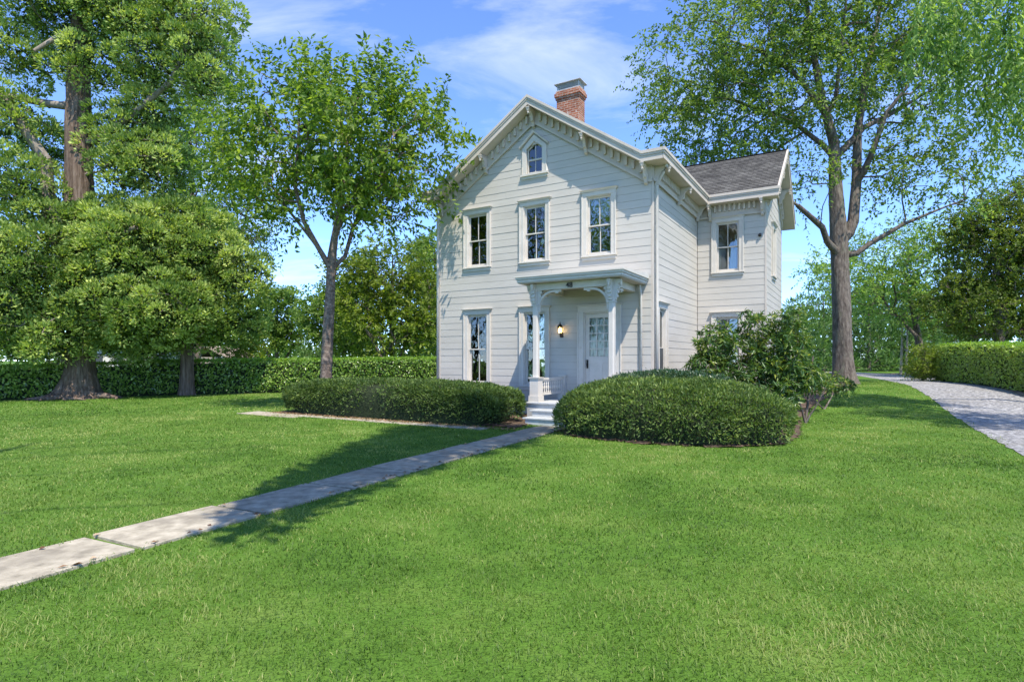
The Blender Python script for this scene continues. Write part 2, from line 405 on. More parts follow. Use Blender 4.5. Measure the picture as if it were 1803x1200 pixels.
# driveway: left edge and width along its run
DRV = [(-4.2, -12.0), (2.86, 0.0), (8.6, 9.8), (11.6, 14.9), (14.5, 20.0), (17.3, 25.3), (20.2, 31.5), (23.2, 38.5), (25.5, 45.0), (26.2, 52)]
DRV_W = [2.7, 2.7, 2.8, 2.9, 3.0, 3.0, 3.0, 3.0, 3.2, 3.4]
def drv_line(n=160):
    P = np.array(DRV); t = np.linspace(0, len(P) - 1, n)
    k = np.arange(len(P))
    return np.stack([np.interp(t, k, P[:, 0]), np.interp(t, k, P[:, 1]), np.interp(t, k, DRV_W)], -1)
DL = drv_line()
def drv_x(Y):                      # left edge x for a given y
    return np.interp(Y, DL[:, 1], DL[:, 0])
def drv_wx(Y):                     # width measured along x
    return np.interp(Y, DL[:, 1], DL[:, 2]) / 0.86

def make_driveway():
    rng = np.random.default_rng(5)
    m = 14; V = []; n = len(DL)
    for i in range(n):
        x0 = DL[i, 0] + rng.normal(0, 0.03); y0 = DL[i, 1]; w = DL[i, 2] / 0.86 + rng.normal(0, 0.05)
        for k in range(m + 1):
            x = x0 + w * k / m
            V.append((x, y0, gz(x, y0) + 0.012 + 0.02 * math.sin(math.pi * k / m)))
    i = np.arange(n * (m + 1)).reshape(n, m + 1)
    Fc = np.stack([i[:-1, :-1], i[:-1, 1:], i[1:, 1:], i[1:, :-1]], -1).reshape(-1, 4)
    tag(np_mesh('driveway', V, Fc, M['gravel'], smooth=True), 'pale grey gravel driveway running past the house', kind='structure')
make_driveway()

# front walk of concrete slabs
WK0, WK1, WKW = Vector((1.02, 13.78)), Vector((-6.4, -0.75)), 0.76
wkd = (WK1 - WK0).normalized(); wkn = Vector((-wkd.y, wkd.x))
def make_walk():
    root = empty('walkway', (0, 0, 0)); tag(root, 'straight concrete slab walk from the porch steps across the lawn', kind='structure')
    rng = random.Random(3)
    Lw = (WK1 - WK0).length; s = 0.0
    lens = [1.0, 1.25, 1.3, 1.25, 1.3, 1.2, 1.3, 1.25, 1.2, 1.3, 1.3, 1.3, 1.3]
    for k, ln in enumerate(lens):
        gap = 0.05 if k != 7 else 0.075
        a = WK0 + wkd * (s + gap / 2); b = WK0 + wkd * (s + ln - gap / 2)
        tz = [0.022 + rng.uniform(-0.008, 0.012) for _ in range(4)]
        h = WKW / 2
        q = [a - wkn * h, b - wkn * h, b + wkn * h, a + wkn * h]
        mb = MB().hexa([(p.x, p.y, -0.06) for p in q] + [(p.x, p.y, tz[i]) for i, p in enumerate(q)])
        mb.build('concrete_slab', M['shaded_concrete' if k < 7 else 'concrete'], root, bevel=0.006)
        s += ln
make_walk()

def make_side_path():
    root = empty('side_path', (0, 0, 0)); tag(root, 'narrow concrete path running along the front of the clipped hedge', kind='structure')
    x = -11.2; rng = random.Random(9)
    while x < -2.75:
        x1 = min(x + 1.25, -2.7)
        yf = -4.36 if x < -9.8 else -3.98
        q = [W2(x + .008, yf), W2(x1 - .008, yf), W2(x1 - .008, -3.62), W2(x + .008, -3.62)]
        tz = [0.016 + rng.uniform(-.006, .008) for _ in range(4)]
        MB().hexa([(p[0], p[1], -0.05) for p in q] + [(p[0], p[1], tz[i]) for i, p in enumerate(q)]).build('concrete_slab', M['concrete'], root, bevel=0.005)
        x = x1
make_side_path()

def poly_inside(X, Y, poly):
    ins = np.zeros(X.shape, bool); n = len(poly)
    for i in range(n):
        x0, y0 = poly[i]; x1, y1 = poly[(i + 1) % n]
        c = ((y0 > Y) != (y1 > Y)) & (X < (x1 - x0) * (Y - y0) / (y1 - y0 + 1e-12) + x0)
        ins ^= c
    return ins

BED_L = [W2(-10.55, -3.58), W2(-2.15, -3.3), W2(-2.3, -2.6), W2(-2.3, 0.0), W2(-10.0, 0.0), W2(-10.7, -1.6)]
BED_R = [W2(-1.45, -2.3), W2(-1.28, -3.15), W2(-0.4, -4.0), W2(1.1, -4.3), W2(2.6, -3.95), W2(3.45, -3.0), (5.95, 12.0), (6.65, 13.3), (7.8, 15.7), (10.1, 19.2), (13.1, 22.6), (15.3, 25.6), (13.5, 29.0), W2(3.2, 7.0), W2(2.3, 5.0), W2(0.1, 5.0), W2(0.1, 0.05), W2(-1.4, 0.05)]
def drape(name, poly, mat, label, dz=0.008, step=0.12, seed=1):
    P = np.array(poly); lo, hi = P.min(0) - .2, P.max(0) + .2
    xs = np.arange(lo[0], hi[0], step); ys = np.arange(lo[1], hi[1], step)
    X, Y = np.meshgrid(xs, ys)
    rng = np.random.default_rng(seed)
    Z = g(X, Y) + dz + rng.uniform(0, 0.03, X.shape)
    i = np.arange(X.size).reshape(X.shape)
    Fc = np.stack([i[:-1, :-1], i[:-1, 1:], i[1:, 1:], i[1:, :-1]], -1).reshape(-1, 4)
    cx = X.ravel()[Fc].mean(1); cy = Y.ravel()[Fc].mean(1)
    Fc = Fc[poly_inside(cx, cy, poly)]
    used, inv = np.unique(Fc, return_inverse=True)
    V = np.stack([X.ravel(), Y.ravel(), Z.ravel()], -1)[used]
    return tag(np_mesh(name, V, inv.reshape(-1, 4), mat, smooth=True), label, kind='structure')
drape('mulch_bed', BED_L, M['mulch'], 'brown mulch bed under the long clipped hedge by the house', seed=1)
drape('mulch_bed', BED_R, M['mulch'], 'brown mulch bed curving from the porch round to the tall tree', seed=2)
VERGE = [(drv_x(y) + drv_wx(y) - 0.1, y) for y in np.arange(8, 47, 1.0)] + [(drv_x(y) + drv_wx(y) + 1.7, y) for y in np.arange(46, 7, -1.0)]
M['verge'] = surf('leafy_verge', [(0.3, (0.16, 0.11, 0.075)), (0.5, (0.30, 0.23, 0.165)), (0.72, (0.46, 0.38, 0.29))], scale=9, detail=10, rough=0.95, bump=1.0, bscale=24, bdist=0.03)
drape('verge', [(float(a), float(b)) for a, b in VERGE], M['verge'], 'strip of dry fallen leaves between driveway and right hedge', dz=0.016, step=0.2, seed=3)

# ------------------------------------------------------------------ house
house = empty('house', (HC[0], HC[1], 0), HA)
tag(house, 'white two-storey clapboard house with bracketed gable, side wing and small porch', 'house')

def face_front(u, w, v): return (u, -w, v)
def face_side(u, w, v): return (w, u, v)
def face_wing(u, w, v): return (u, L1 - w, v)
def face_end(u, w, v): return (WX + w, L1 + u, v)

FR_B, SOF = 6.38, 6.70            # frieze bottom and soffit height at the eaves
SL = 0.664                         # main roof slope
PK = 9.17                          # main ridge top
def main_top(x): return min(PK - SL * abs(x - XC), PK - SL * (abs(0.11 + XC))) if abs(x - XC) > abs(XC + 0.11) else PK - SL * abs(x - XC)
WSL = 0.716
WPK = 8.90
UP_Z = (4.50, 6.12); LO_Z = (0.86, 3.00)
OPN = 0.72
WIN_X = (-5.50, -3.475, -1.46)
# openings: (u0,u1,z0,z1)
def opn(c, z, w=OPN): return (c - w / 2, c + w / 2, z[0], z[1])
op_front = [opn(c, UP_Z) for c in WIN_X] + [opn(WIN_X[0], LO_Z), opn(WIN_X[1], LO_Z), (-1.92, -0.98, 0.52, 2.92), (XC - .26, XC + .26, 7.07, 7.98)]
op_side = [opn(0.87, LO_Z, 0.62)]
op_wing = [opn(0.99, UP_Z), opn(0.99, LO_Z)]
op_end = [opn(1.95, UP_Z, 0.62), opn(1.95, LO_Z, 0.62)]

def wall_core(T, u0, u1, z0, top, ops, kinks, name):
    cuts = sorted(set([u0, u1] + kinks + [o[0] for o in ops] + [o[1] for o in ops]))
    mb = MB(T)
    for a, b in zip(cuts[:-1], cuts[1:]):
        mid = (a + b) / 2
        hs = sorted([(o[2], o[3]) for o in ops if o[0] < mid < o[1]])
        z = z0
        segs = []
        for h in hs:
            segs.append((z, h[0])); z = h[1]
        for s0, s1 in segs:
            mb.hexa([(a, -.0, s0), (b, -.0, s0), (b, -.14, s0), (a, -.14, s0), (a, -.0, s1), (b, -.0, s1), (b, -.14, s1), (a, -.14, s1)])
        ta, tb = top(a), top(b)
        if ta > z + .01 or tb > z + .01:
            mb.hexa([(a, -.0, z), (b, -.0, z), (b, -.14, z), (a, -.14, z), (a, -.0, ta), (b, -.0, tb), (b, -.14, tb), (a, -.14, ta)])
    return mb.build(name, M['joint'], house)

gab = lambda u: 8.86 - SL * abs(u - XC)
wgab = lambda u: 8.60 - WSL * abs(u - WD / 2)
wf = wall_core(face_front, -W, 0, 0.0, lambda u: max(gab(u), 6.5), op_front, [XC], 'wall')
wf['label'] = 'front wall under the gable'
ws = wall_core(face_side, 0.0, L1, 0.0, lambda u: 6.72, op_side, [], 'wall'); ws['label'] = 'right side wall of the main block'
ww = wall_core(face_wing, 0.0, WX, 0.0, lambda u: 6.72, op_wing, [], 'wall'); ww['label'] = 'front wall of the side wing'
we = wall_core(face_end, 0.14, WD, 0.0, lambda u: max(wgab(u), 6.5), op_end, [WD / 2], 'wall'); we['label'] = 'gable end of the side wing'
# back and left walls and floors close the rooms
mb = MB()
mb.box(-W, -W + .14, .14, DEEP, 0, 6.8)
mb.box(-W, WX, DEEP - .14, DEEP, 0, 6.8)
mb.build('rear_wall', M['joint'], house)
mb = MB()
for z in (0.40, 3.50, 6.42):
    mb.box(-W + .15, -.15, .15, DEEP - .15, z, z + .08)
    mb.box(-.15, WX - .15, L1 + .15, DEEP - .15, z, z + .08)
mb.box(-W + .15, -.15, 4.0, 4.1, .48, 3.5); mb.box(-W + .15, -.15, 4.0, 4.1, 3.58, 6.42)
mb.box(-2.55, -2.47, .16, 4.0, .48, 3.5); mb.box(-4.5, -4.42, .16, 4.0, 3.58, 6.42); mb.box(-2.5, -2.42, .16, 4.0, 3.58, 6.42)
mb.box(-.14, WX - .15, L1 + 2.6, L1 + 2.7, .48, 6.42)
mb.build('room_partition', M['room'], house)

# siding boards, one object each
BH = 0.205
def siding(T, u0, u1, z0, ztop, ops, ext=None, seed=0, wallobj=None):
    """rows of boards; a row is cut at the openings, every piece is a board of its own"""
    rng = random.Random(seed)
    z = z0
    while z < ztop - .02:
        z1 = min(z + BH, ztop)
        a, b = (u0, u1) if ext is None else ext(z, z1)
        if b - a < .1: break
        bow = rng.uniform(0, .004); q0, q1 = z + .002, z1 - .003
        w_at = lambda q: .019 - .005 * (q - z) / BH + bow
        hit = [o for o in ops if o[2] < q1 and o[3] > q0]
        cuts = sorted(set([a, b] + [min(max(c, a), b) for o in hit for c in o[:2]]))
        long_ = [i for i in range(len(cuts) - 1) if cuts[i + 1] - cuts[i] > 3.4]
        if long_ and rng.random() < .75:                # butt joint
            i = rng.choice(long_); cuts.insert(i + 1, cuts[i] + (cuts[i + 1] - cuts[i]) * rng.uniform(.25, .75))
        for s0, s1 in zip(cuts[:-1], cuts[1:]):
            if s1 - s0 < .02: continue
            mid = (s0 + s1) / 2; lo, hi = q0, q1
            for o in hit:
                if o[0] < mid < o[1]:
                    if o[2] > lo + .01: hi = min(hi, o[2])
                    elif o[3] < hi - .01: lo = max(lo, o[3])
                    else: hi = lo
            if hi - lo < .012: continue
            w0, w1 = w_at(lo) + rng.uniform(-.001, .001), w_at(hi) + rng.uniform(-.001, .001); s0 += .0015; s1 -= .0015
            MB(T).hexa([(s0, .002, lo), (s1, .002, lo), (s1, w0, lo), (s0, w0, lo), (s0, .002, hi), (s1, .002, hi), (s1, w1, hi), (s0, w1, hi)]).build('siding_board', M['siding'], wallobj)
        z = z1

def gable_ext(z, z1):
    h = (8.70 - z) / SL
    return (max(-W + .0, XC - h), min(-.0, XC + h))
def wgable_ext(z, z1):
    h = (8.48 - z) / WSL
    return (max(0.0, WD / 2 - h), min(WD, WD / 2 + h))
op_front_s = op_front[:-1] + [(XC - .26, XC + .26, 7.07, 7.9)]
siding(face_front, -W, -.0, .30, 8.66, op_front_s, gable_ext, 1, wf)
siding(face_side, .03, L1 - .027, .30, 6.60, op_side, None, 2, ws)
siding(face_wing, .03, WX, .30, 6.60, op_wing, None, 3, ww)
siding(face_end, .027, WD, .30, 8.4, op_end, wgable_ext, 4, we)
# foundation skirt
mb = MB()
mb.box(-W - .015, .012, -.03, .0, 0, .29); mb.box(.0, .03, .0, L1, 0, .29); mb.box(.03, WX + .03, L1 - .03, L1, 0, .29); mb.box(WX, WX + .03, L1 + .0, L1 + WD, 0, .29)
mb.build('foundation_skirt', M['trim'], house)
# corner boards
mb = MB(); mb.box(.0, .045, .0, .11, .29, 6.4); mb.build('corner_board', M['paint'], house)
mb = MB(); mb.box(WX, WX + .045, L1 - .03, L1 + .1, .29, 6.4); mb.build('corner_board', M['paint'], house)
mb = MB(); mb.box(-W - .04, -W + .0, -.03, .1, .29, 6.4); mb.build('corner_board', M['paint'], house)

# ---- windows
def window(T, c, z0, z1, w, kind='pair', curtain=None, lower_screen=False, label=None):
    cw = .135
    h = w / 2
    mb = MB(T)
    mb.box(c - h - cw, c - h, .0, .06, z0 - .02, z1)
    mb.box(c + h, c + h + cw, .0, .06, z0 - .02, z1)
    mb.box(c - h - cw - .012, c - h - cw + .03, .061, .082, z0 - .02, z1)      # raised outer edge
    mb.box(c + h + cw - .03, c + h + cw + .012, .061, .082, z0 - .02, z1)
    mb.box(c - h - cw, c + h + cw, .0, .065, z1 + .001, z1 + .11)             # head
    win = mb.build('window', M['trim'], house, bevel=.004)
    mb = MB(T)
    mb.box(c - h - cw - .03, c + h + cw + .03, .0, .085, z1 + .112, z1 + .135)
    mb.hexa([(c - h - cw - .03, .0, z1 + .136), (c + h + cw + .03, .0, z1 + .136), (c + h + cw + .03, .09, z1 + .136), (c - h - cw - .03, .09, z1 + .136),
             (c - h - cw - .06, .0, z1 + .17), (c + h + cw + .06, .0, z1 + .17), (c + h + cw + .06, .13, z1 + .165), (c - h - cw - .06, .13, z1 + .165)])
    mb.build('cap', M['trim'], win)
    mb = MB(T)
    mb.box(c - h - cw - .025, c + h + cw + .025, -.0, .10, z0 - .06, z0 - .022)
    mb.box(c - h - cw, c + h + cw, .0, .055, z0 - .15, z0 - .062)
    mb.build('sill', M['trim'], win, bevel=.004)
    # box frame lining the opening
    mb = MB(T)
    mb.box(c - h, c - h + .022, -.16, .03, z0, z1); mb.box(c + h - .022, c + h, -.16, .03, z0, z1)
    mb.box(c - h + .022, c + h - .022, -.16, .03, z1 - .022, z1); mb.box(c - h + .022, c + h - .022, -.16, .045, z0 - .02, z0 + .012)
    mb.build('frame', M['trim'], win)
    zm = (z0 + z1) / 2
    a, b = c - h + .024, c + h - .024
    for (s0, s1, wf_, isup) in ((zm - .02, z1 - .024, -.03, True), (z0 + .014, zm + .02, -.075, False)):
        st = .042
        mb = MB(T)
        mb.box(a, a + st, wf_ - .04, wf_, s0, s1); mb.box(b - st, b, wf_ - .04, wf_, s0, s1)
        mb.box(a + st, b - st, wf_ - .04, wf_, s1 - (.045 if isup else .035), s1); mb.box(a + st, b - st, wf_ - .04, wf_, s0, s0 + (.035 if isup else .07))
        g0, g1 = s0 + (.035 if isup else .07), s1 - (.045 if isup else .035)
        mb.box(c - .011, c + .011, wf_ - .034, wf_ - .004, g0, g1)
        mb.build('sash', M['trim'], win)
        for (p0, p1) in ((a + st, c - .011), (c + .011, b - st)):
            MB(T).box(p0, p1, wf_ - .022, wf_ - .017, g0, g1).build('pane', M['glass'], win)
        if lower_screen and not isup:
            MB(T).box(a, b, -.028, -.024, s0, s1 - .03).build('insect_screen', M['screen'], win)
    if curtain:
        for (u0, u1, q0, q1, mat) in curtain:
            n = 14; V = []; Fc = []
            for i in range(n + 1):
                t = i / n; u = c + (u0 + (u1 - u0) * t) * h
                ww = -.2 - .025 * math.sin(t * 19 + u0 * 5) - .012 * math.sin(t * 43)
                zb = z0 + (z1 - z0) * q0
                if q0 > .5: zb -= .28 * (z1 - z0) * (abs((u0 + (u1 - u0) * t)) ** 1.2) * -1 + .0
                V += [T(u, ww, zb), T(u, ww, z0 + (z1 - z0) * q1)]
            for i in range(n): Fc.append((2 * i, 2 * i + 2, 2 * i + 3, 2 * i + 1))
            me = bpy.data.meshes.new('curtain'); me.from_pydata(V, [], Fc)
            me.polygons.foreach_set('use_smooth', np.ones(n, bool))
            mesh_obj('curtain', me, M[mat], win)
    return win

window(face_front, WIN_X[0], *UP_Z, OPN, curtain=[(-.95, .95, .56, 1, 'curtain'), (.6, 1, 0, .5, 'curtain')])
window(face_front, WIN_X[1], *UP_Z, OPN, curtain=[(-1, -.45, 0, 1, 'curtain'), (.55, 1, 0, 1, 'curtain')])
window(face_front, WIN_X[2], *UP_Z, OPN, curtain=[(-.95, .95, .62, 1, 'curtain')])
window(face_front, WIN_X[0], *LO_Z, OPN, curtain=[(-1, -.5, 0, 1, 'curtain'), (.15, .4, 0, .52, 'curtain'), (.5, .95, 0, .3, 'red_cloth')])
window(face_front, WIN_X[1], *LO_Z, OPN, curtain=[(.35, 1, 0, 1, 'curtain'), (-1, -.6, 0, 1, 'curtain')])
window(face_side, .87, *LO_Z, .62, lower_screen=True)
window(face_wing, .99, *UP_Z, OPN, curtain=[(-.1, .65, 0, .52, 'curtain'), (-.95, -.7, 0, .5, 'curtain'), (.5, .95, .45, .75, 'curtain')])
window(face_wing, .99, *LO_Z, OPN, curtain=[(-.9, -.3, .3, 1, 'curtain')])
window(face_end, 1.95, *UP_Z, .62, curtain=[(-.95, .95, 0, 1, 'curtain')])
window(face_end, 1.95, *LO_Z, .62)

# ---- pointed attic window
def attic_window():
    T = face_front; c = XC; h = .26; zb, zs, zp = 7.07, 7.80, 7.99
    o = .145
    outer = [(c - h - o, zb - .02), (c - h - o, zs + .02), (c, zp + .20), (c + h + o, zs + .02), (c + h + o, zb - .02)]
    inner = [(c - h, zb), (c - h, zs), (c, zp), (c + h, zs), (c + h, zb)]
    mb = MB(T)
    for i in range(4):
        p, q, r_, s = outer[i], outer[i + 1], inner[i + 1], inner[i]
        mb.hexa([(p[0], .0, p[1]), (q[0], .0, q[1]), (r_[0], .0, r_[1]), (s[0], .0, s[1]), (p[0], .062, p[1]), (q[0], .062, q[1]), (r_[0], .062, r_[1]), (s[0], .062, s[1])])
    win = mb.build('window', M['trim'], house); win['label'] = 'small pointed attic window'
    for sgn in (-1, 1):
        a = (c + sgn * (h + o + .07), zs + .02); b = (c, zp + .235)
        mb = MB(T); mb.hexa([(a[0], .0, a[1]), (b[0], .0, b[1]), (b[0], .115, b[1]), (a[0], .115, a[1]), (a[0], .0, a[1] + .06), (b[0], .0, b[1] + .06), (b[0], .135, b[1] + .06), (a[0], .135, a[1] + .06)])
        mb.build('cap', M['trim'], win)
        mb = MB(T); mb.hexa([(c + sgn * (h + o - .01), .063, zb - .02), (c + sgn * (h + o + .055), .0, zb - .02), (c + sgn * (h + o + .055), .05, zb - .02), (c + sgn * (h + o - .01), .09, zb - .02),
                 (c + sgn * (h + o - .01), .063, zb + .2), (c + sgn * (h + o + .0), .0, zb + .22), (c + sgn * (h + o + .0), .05, zb + .22), (c + sgn * (h + o - .01), .09, zb + .2)])
        mb.build('scroll', M['trim'], win)
    mb = MB(T); mb.box(c - h - o - .05, c + h + o + .05, 0, .105, zb - .075, zb - .022); mb.box(c - h - o - .03, c + h + o + .03, 0, .06, zb - .15, zb - .077)
    mb.build('sill', M['trim'], win)
    mb = MB(T); s = .035; zm = zb + .40
    mb.box(c - h, c - h + s, -.07, -.03, zb, zs); mb.box(c + h - s, c + h, -.07, -.03, zb, zs)
    mb.box(c - h + s, c + h - s, -.07, -.03, zb, zb + .05); mb.box(c - h + s, c + h - s, -.07, -.02, zm - .02, zm + .025)
    mb.box(c - .01, c + .01, -.065, -.035, zm + .025, zp - .04); mb.box(c - .01, c + .01, -.065, -.035, zb + .05, zm - .02)
    for sgn in (-1, 1):
        a = (c + sgn * h, zs); b = (c, zp)
        mb.hexa([(a[0], -.07, a[1] - .05), (b[0], -.07, b[1] - .05), (b[0], -.03, b[1] - .05), (a[0], -.03, a[1] - .05), (a[0], -.07, a[1]), (b[0], -.07, b[1]), (b[0], -.03, b[1]), (a[0], -.03, a[1])])
    mb.build('sash', M['trim'], win)
    for sgn in (-1, 1):
        mb = MB(T); x0, x1 = c + sgn * (h - s), c + sgn * .01
        mb.hexa([(x0, -.052, zm), (x1, -.052, zm), (x1, -.048, zm), (x0, -.048, zm), (x0, -.052, zs - .03), (x1, -.052, zp - .04), (x1, -.048, zp - .04), (x0, -.048, zs - .03)])
        mb.build('pane', M['glass'], win)
        MB(T).box(min(x0, x1), max(x0, x1), -.052, -.048, zb + .05, zm - .02).build('pane', M['glass'], win)
    mb = MB(T); mb.prism([(c - h - .1, zb - .1), (c - h - .1, zp + .1), (c + h + .1, zp + .1), (c + h + .1, zb - .1)], 0, .01) if False else None
attic_window()

# ---- roofs
def uv_quads(name, quads, mat, parent):
    """quads: list of (4 points, 4 uvs)"""
    me = bpy.data.meshes.new(name); V = []; Fc = []; U = []
    for P, uv in quads:
        b = len(V); V += P; Fc.append((b, b + 1, b + 2, b + 3)); U += uv
    me.from_pydata(V, [], Fc); lay = me.uv_layers.new(name='UVMap')
    lay.data.foreach_set('uv', np.array(U, np.float32).ravel())
    return mesh_obj(name, me, mat, parent)

def shingle_slope(e0, e1, r0, r1, quads, lift=.016, course=.14):
    e0, e1, r0, r1 = map(Vector, (e0, e1, r0, r1))
    Ls = (r0 - e0).length; n = int(Ls / course); nrm = (e1 - e0).cross(r0 - e0).normalized()
    if nrm.z < 0: nrm = -nrm
    wid = (e1 - e0).length; rng = random.Random(int(abs(e0.x) * 100))
    for k in range(n + 1):
        t0, t1 = k * course / Ls, min((k + 1) * course / Ls, 1)
        if t1 <= t0: break
        lf = lift + rng.uniform(-.003, .004)
        a, b = e0.lerp(r0, t0) + nrm * lf, e1.lerp(r1, t0) + nrm * lf
        c, d = e1.lerp(r1, t1) + nrm * .003, e0.lerp(r0, t1) + nrm * .003
        a2, b2 = e0.lerp(r0, t0), e1.lerp(r1, t0)
        v0, v1 = k * course + .003, (k + 1) * course - .002
        quads.append(([tuple(a), tuple(b), tuple(c), tuple(d)], [(0, v0), (wid, v0), (wid, v1), (0, v1)]))
        quads.append(([tuple(a2), tuple(b2), tuple(b), tuple(a)], [(0, v0), (wid, v0), (wid, v0), (0, v0)]))

ZB = PK - SL * abs(XC + .11)       # roof height where the slope breaks into the boxed eave
q = []
yb = DEEP + .4
shingle_slope((-.11, -.45, ZB), (-.11, yb, ZB), (XC, -.45, PK), (XC, yb, PK), q)
shingle_slope((2 * XC + .11, yb, ZB), (2 * XC + .11, -.45, ZB), (XC, yb, PK), (XC, -.45, PK), q)
roof = uv_quads('roof', q, M['shingle'], house); roof['label'] = 'main gable roof'
# deck below the shingles, level boxed eaves
mb = MB()
for s in (1, -1):
    X = lambda x: x if s > 0 else 2 * XC - x
    mb.prism([(X(-.11), ZB - .012), (XC, PK - .012), (XC, PK - .075), (X(-.11), ZB - .075)], -.44, yb - .02)
    mb.prism([(X(-.11), ZB - .012), (X(.45), ZB - .02), (X(.45), ZB - .07), (X(-.11), ZB - .075)], -.44, (L1 - .45) if s > 0 else yb - .02)
mb.build('deck', M['paint'], roof)
# rake fascia, stepped, with short level returns
def strip(mb, pts, y0, y1, top, bot):
    for (p, q2) in zip(pts[:-1], pts[1:]):
        mb.hexa([(p[0], y0, p[1] - bot), (q2[0], y0, q2[1] - bot), (q2[0], y1, q2[1] - bot), (p[0], y1, p[1] - bot), (p[0], y0, p[1] - top), (q2[0], y0, q2[1] - top), (q2[0], y1, q2[1] - top), (p[0], y1, p[1] - top)])
rk = [(2 * XC - .45, ZB), (2 * XC + .11, ZB), (XC, PK), (-.11, ZB), (.45, ZB)]
mb = MB(); strip(mb, rk, -.505, -.442, -.02, .06); strip(mb, rk, -.485, -.442, .062, .115); mb.build('rake_moulding', M['paint'], house)
mb = MB(); strip(mb, rk, -.462, -.425, .117, .255); mb.build('rake_fascia', M['paint'], house)
# soffit of the rake
mb = MB(); strip(mb, rk, -.424, -.001, .225, .25); mb.build('soffit', M['paint'], house)
# frieze board on the gable wall with a bottom moulding
fz = [(-W - .03, FR_B + .32), (-W + .35, FR_B + .335), (XC, 8.88), (-.35, FR_B + .335), (.03, FR_B + .32)]
fz = [(2 * XC - .03, ZB - .25), (2 * XC + .11, ZB - .25), (XC, PK - .25), (-.11, ZB - .25), (.03, ZB - .25)]
mb = MB(); strip(mb, fz, -.062, -.002, .0, .40); mb.build('frieze_board', M['paint'], house)
mb = MB(); strip(mb, fz, -.095, -.063, .36, .43); mb.build('frieze_moulding', M['paint'], house)

# right eave of the main block: gutter fascia, soffit, frieze on the side wall
def eave(p0, p1, out, zt, name_suffix=''):
    """along p0->p1 (house xy), out = outward unit vector; wall line is p0,p1"""
    p0, p1, o = Vector((*p0, 0)), Vector((*p1, 0)), Vector((*out, 0))
    def sl(mb, w0, w1, z0, z1, e0=0.0, e1=0.0):
        d = (p1 - p0).normalized()
        A, B = p0 - d * e0, p1 + d * e1
        P = [A + o * w0, B + o * w0, B + o * w1, A + o * w1]
        mb.hexa([(v.x, v.y, z0) for v in P] + [(v.x, v.y, z1) for v in P])
    return sl

se = eave((0, -.445), (0, L1 - .52), (1, 0), ZB)
mb = MB(); se(mb, .442, .505, ZB - .06, ZB + .02, .06, 0); se(mb, .442, .485, ZB - .115, ZB - .062, .04, 0); mb.build('gutter', M['paint'], house)
mb = MB(); se(mb, .425, .462, ZB - .255, ZB - .117, .017, .08); mb.build('eave_fascia', M['paint'], house)
mb = MB(); mb.box(.031, .424, .0, L1 - .0, ZB - .25, ZB - .225); mb.build('soffit', M['paint'], house)
mb = MB(); mb.box(.002, .062, .0, L1 - .063, ZB - .62, ZB - .251); mb.build('frieze_board', M['paint'], house)
mb = MB(); mb.box(.063, .092, .0, L1 - .095, ZB - .65, ZB - .58); mb.build('frieze_moulding', M['paint'], house)
# wing eave
WZ = ZB - .01
XR = WX + .42
mb = MB(); mb.box(.506, XR + .06, L1 - .515, L1 - .452, WZ - .06, WZ + .02); mb.box(.486, XR + .04, L1 - .495, L1 - .452, WZ - .115, WZ - .062); mb.build('gutter', M['paint'], house)
mb = MB(); mb.box(.463, XR + .015, L1 - .472, L1 - .435, WZ - .255, WZ - .117); mb.build('eave_fascia', M['paint'], house)
mb = MB(); mb.box(.425, XR, L1 - .434, L1 - .001, WZ - .25, WZ - .225); mb.build('soffit', M['paint'], house)
mb = MB(); mb.box(.063, WX + .03, L1 - .062, L1 - .002, WZ - .62, WZ - .251); mb.build('frieze_board', M['paint'], house)
mb = MB(); mb.box(.093, WX + .06, L1 - .092, L1 - .063, WZ - .65, WZ - .58); mb.build('frieze_moulding', M['paint'], house)
# wing roof (gable facing right)
q = []
yr = L1 + WD / 2
wz0 = WPK - WSL * (WD / 2 + .45)
shingle_slope((-3.0, L1 - .45, wz0), (XR, L1 - .45, wz0), (-3.0, yr, WPK), (XR, yr, WPK), q)
shingle_slope((XR, L1 + WD + .45, wz0), (-3.0, L1 + WD + .45, wz0), (XR, yr, WPK), (-3.0, yr, WPK), q)
wroof = uv_quads('roof', q, M['shingle'], house); wroof['label'] = 'dark shingled roof of the side wing'
mb = MB(); mb.prism([(L1 - .45, wz0 - .012), (yr, WPK - .012), (L1 + WD + .45, wz0 - .012), (L1 + WD + .45, wz0 - .07), (yr, WPK - .075), (L1 - .45, wz0 - .07)], .5, XR - .005, 'x')
mb.build('deck', M['paint'], wroof)
mb = MB(); mb.box(-2.9, XR, yr - .06, yr + .06, WPK + .006, WPK + .028); mb.build('ridge_cap', M['shingle'], wroof)
def stripx(mb, pts, x0, x1, top, bot):
    for (p, q2) in zip(pts[:-1], pts[1:]):
        mb.hexa([(x0, p[0], p[1] - bot), (x0, q2[0], q2[1] - bot), (x1, q2[0], q2[1] - bot), (x1, p[0], p[1] - bot), (x0, p[0], p[1] - top), (x0, q2[0], q2[1] - top), (x1, q2[0], q2[1] - top), (x1, p[0], p[1] - top)])
wr = [(L1 - .45, wz0), (yr, WPK), (L1 + WD + .45, wz0)]
mb = MB(); stripx(mb, wr, XR - .004, XR + .055, -.02, .06); stripx(mb, wr, XR - .004, XR + .03, .062, .27); mb.build('rake_fascia', M['paint'], house)
mb = MB(); stripx(mb, wr, WX + .001, XR - .006, .24, .265); mb.build('soffit', M['paint'], house)
wfz = [(L1 - .03, wz0 + .3 - .265), (yr, WPK - .265), (L1 + WD + .03, wz0 + .3 - .265)]
mb = MB(); stripx(mb, wfz, WX + .002, WX + .06, .0, .38); mb.build('frieze_board', M['paint'], house)

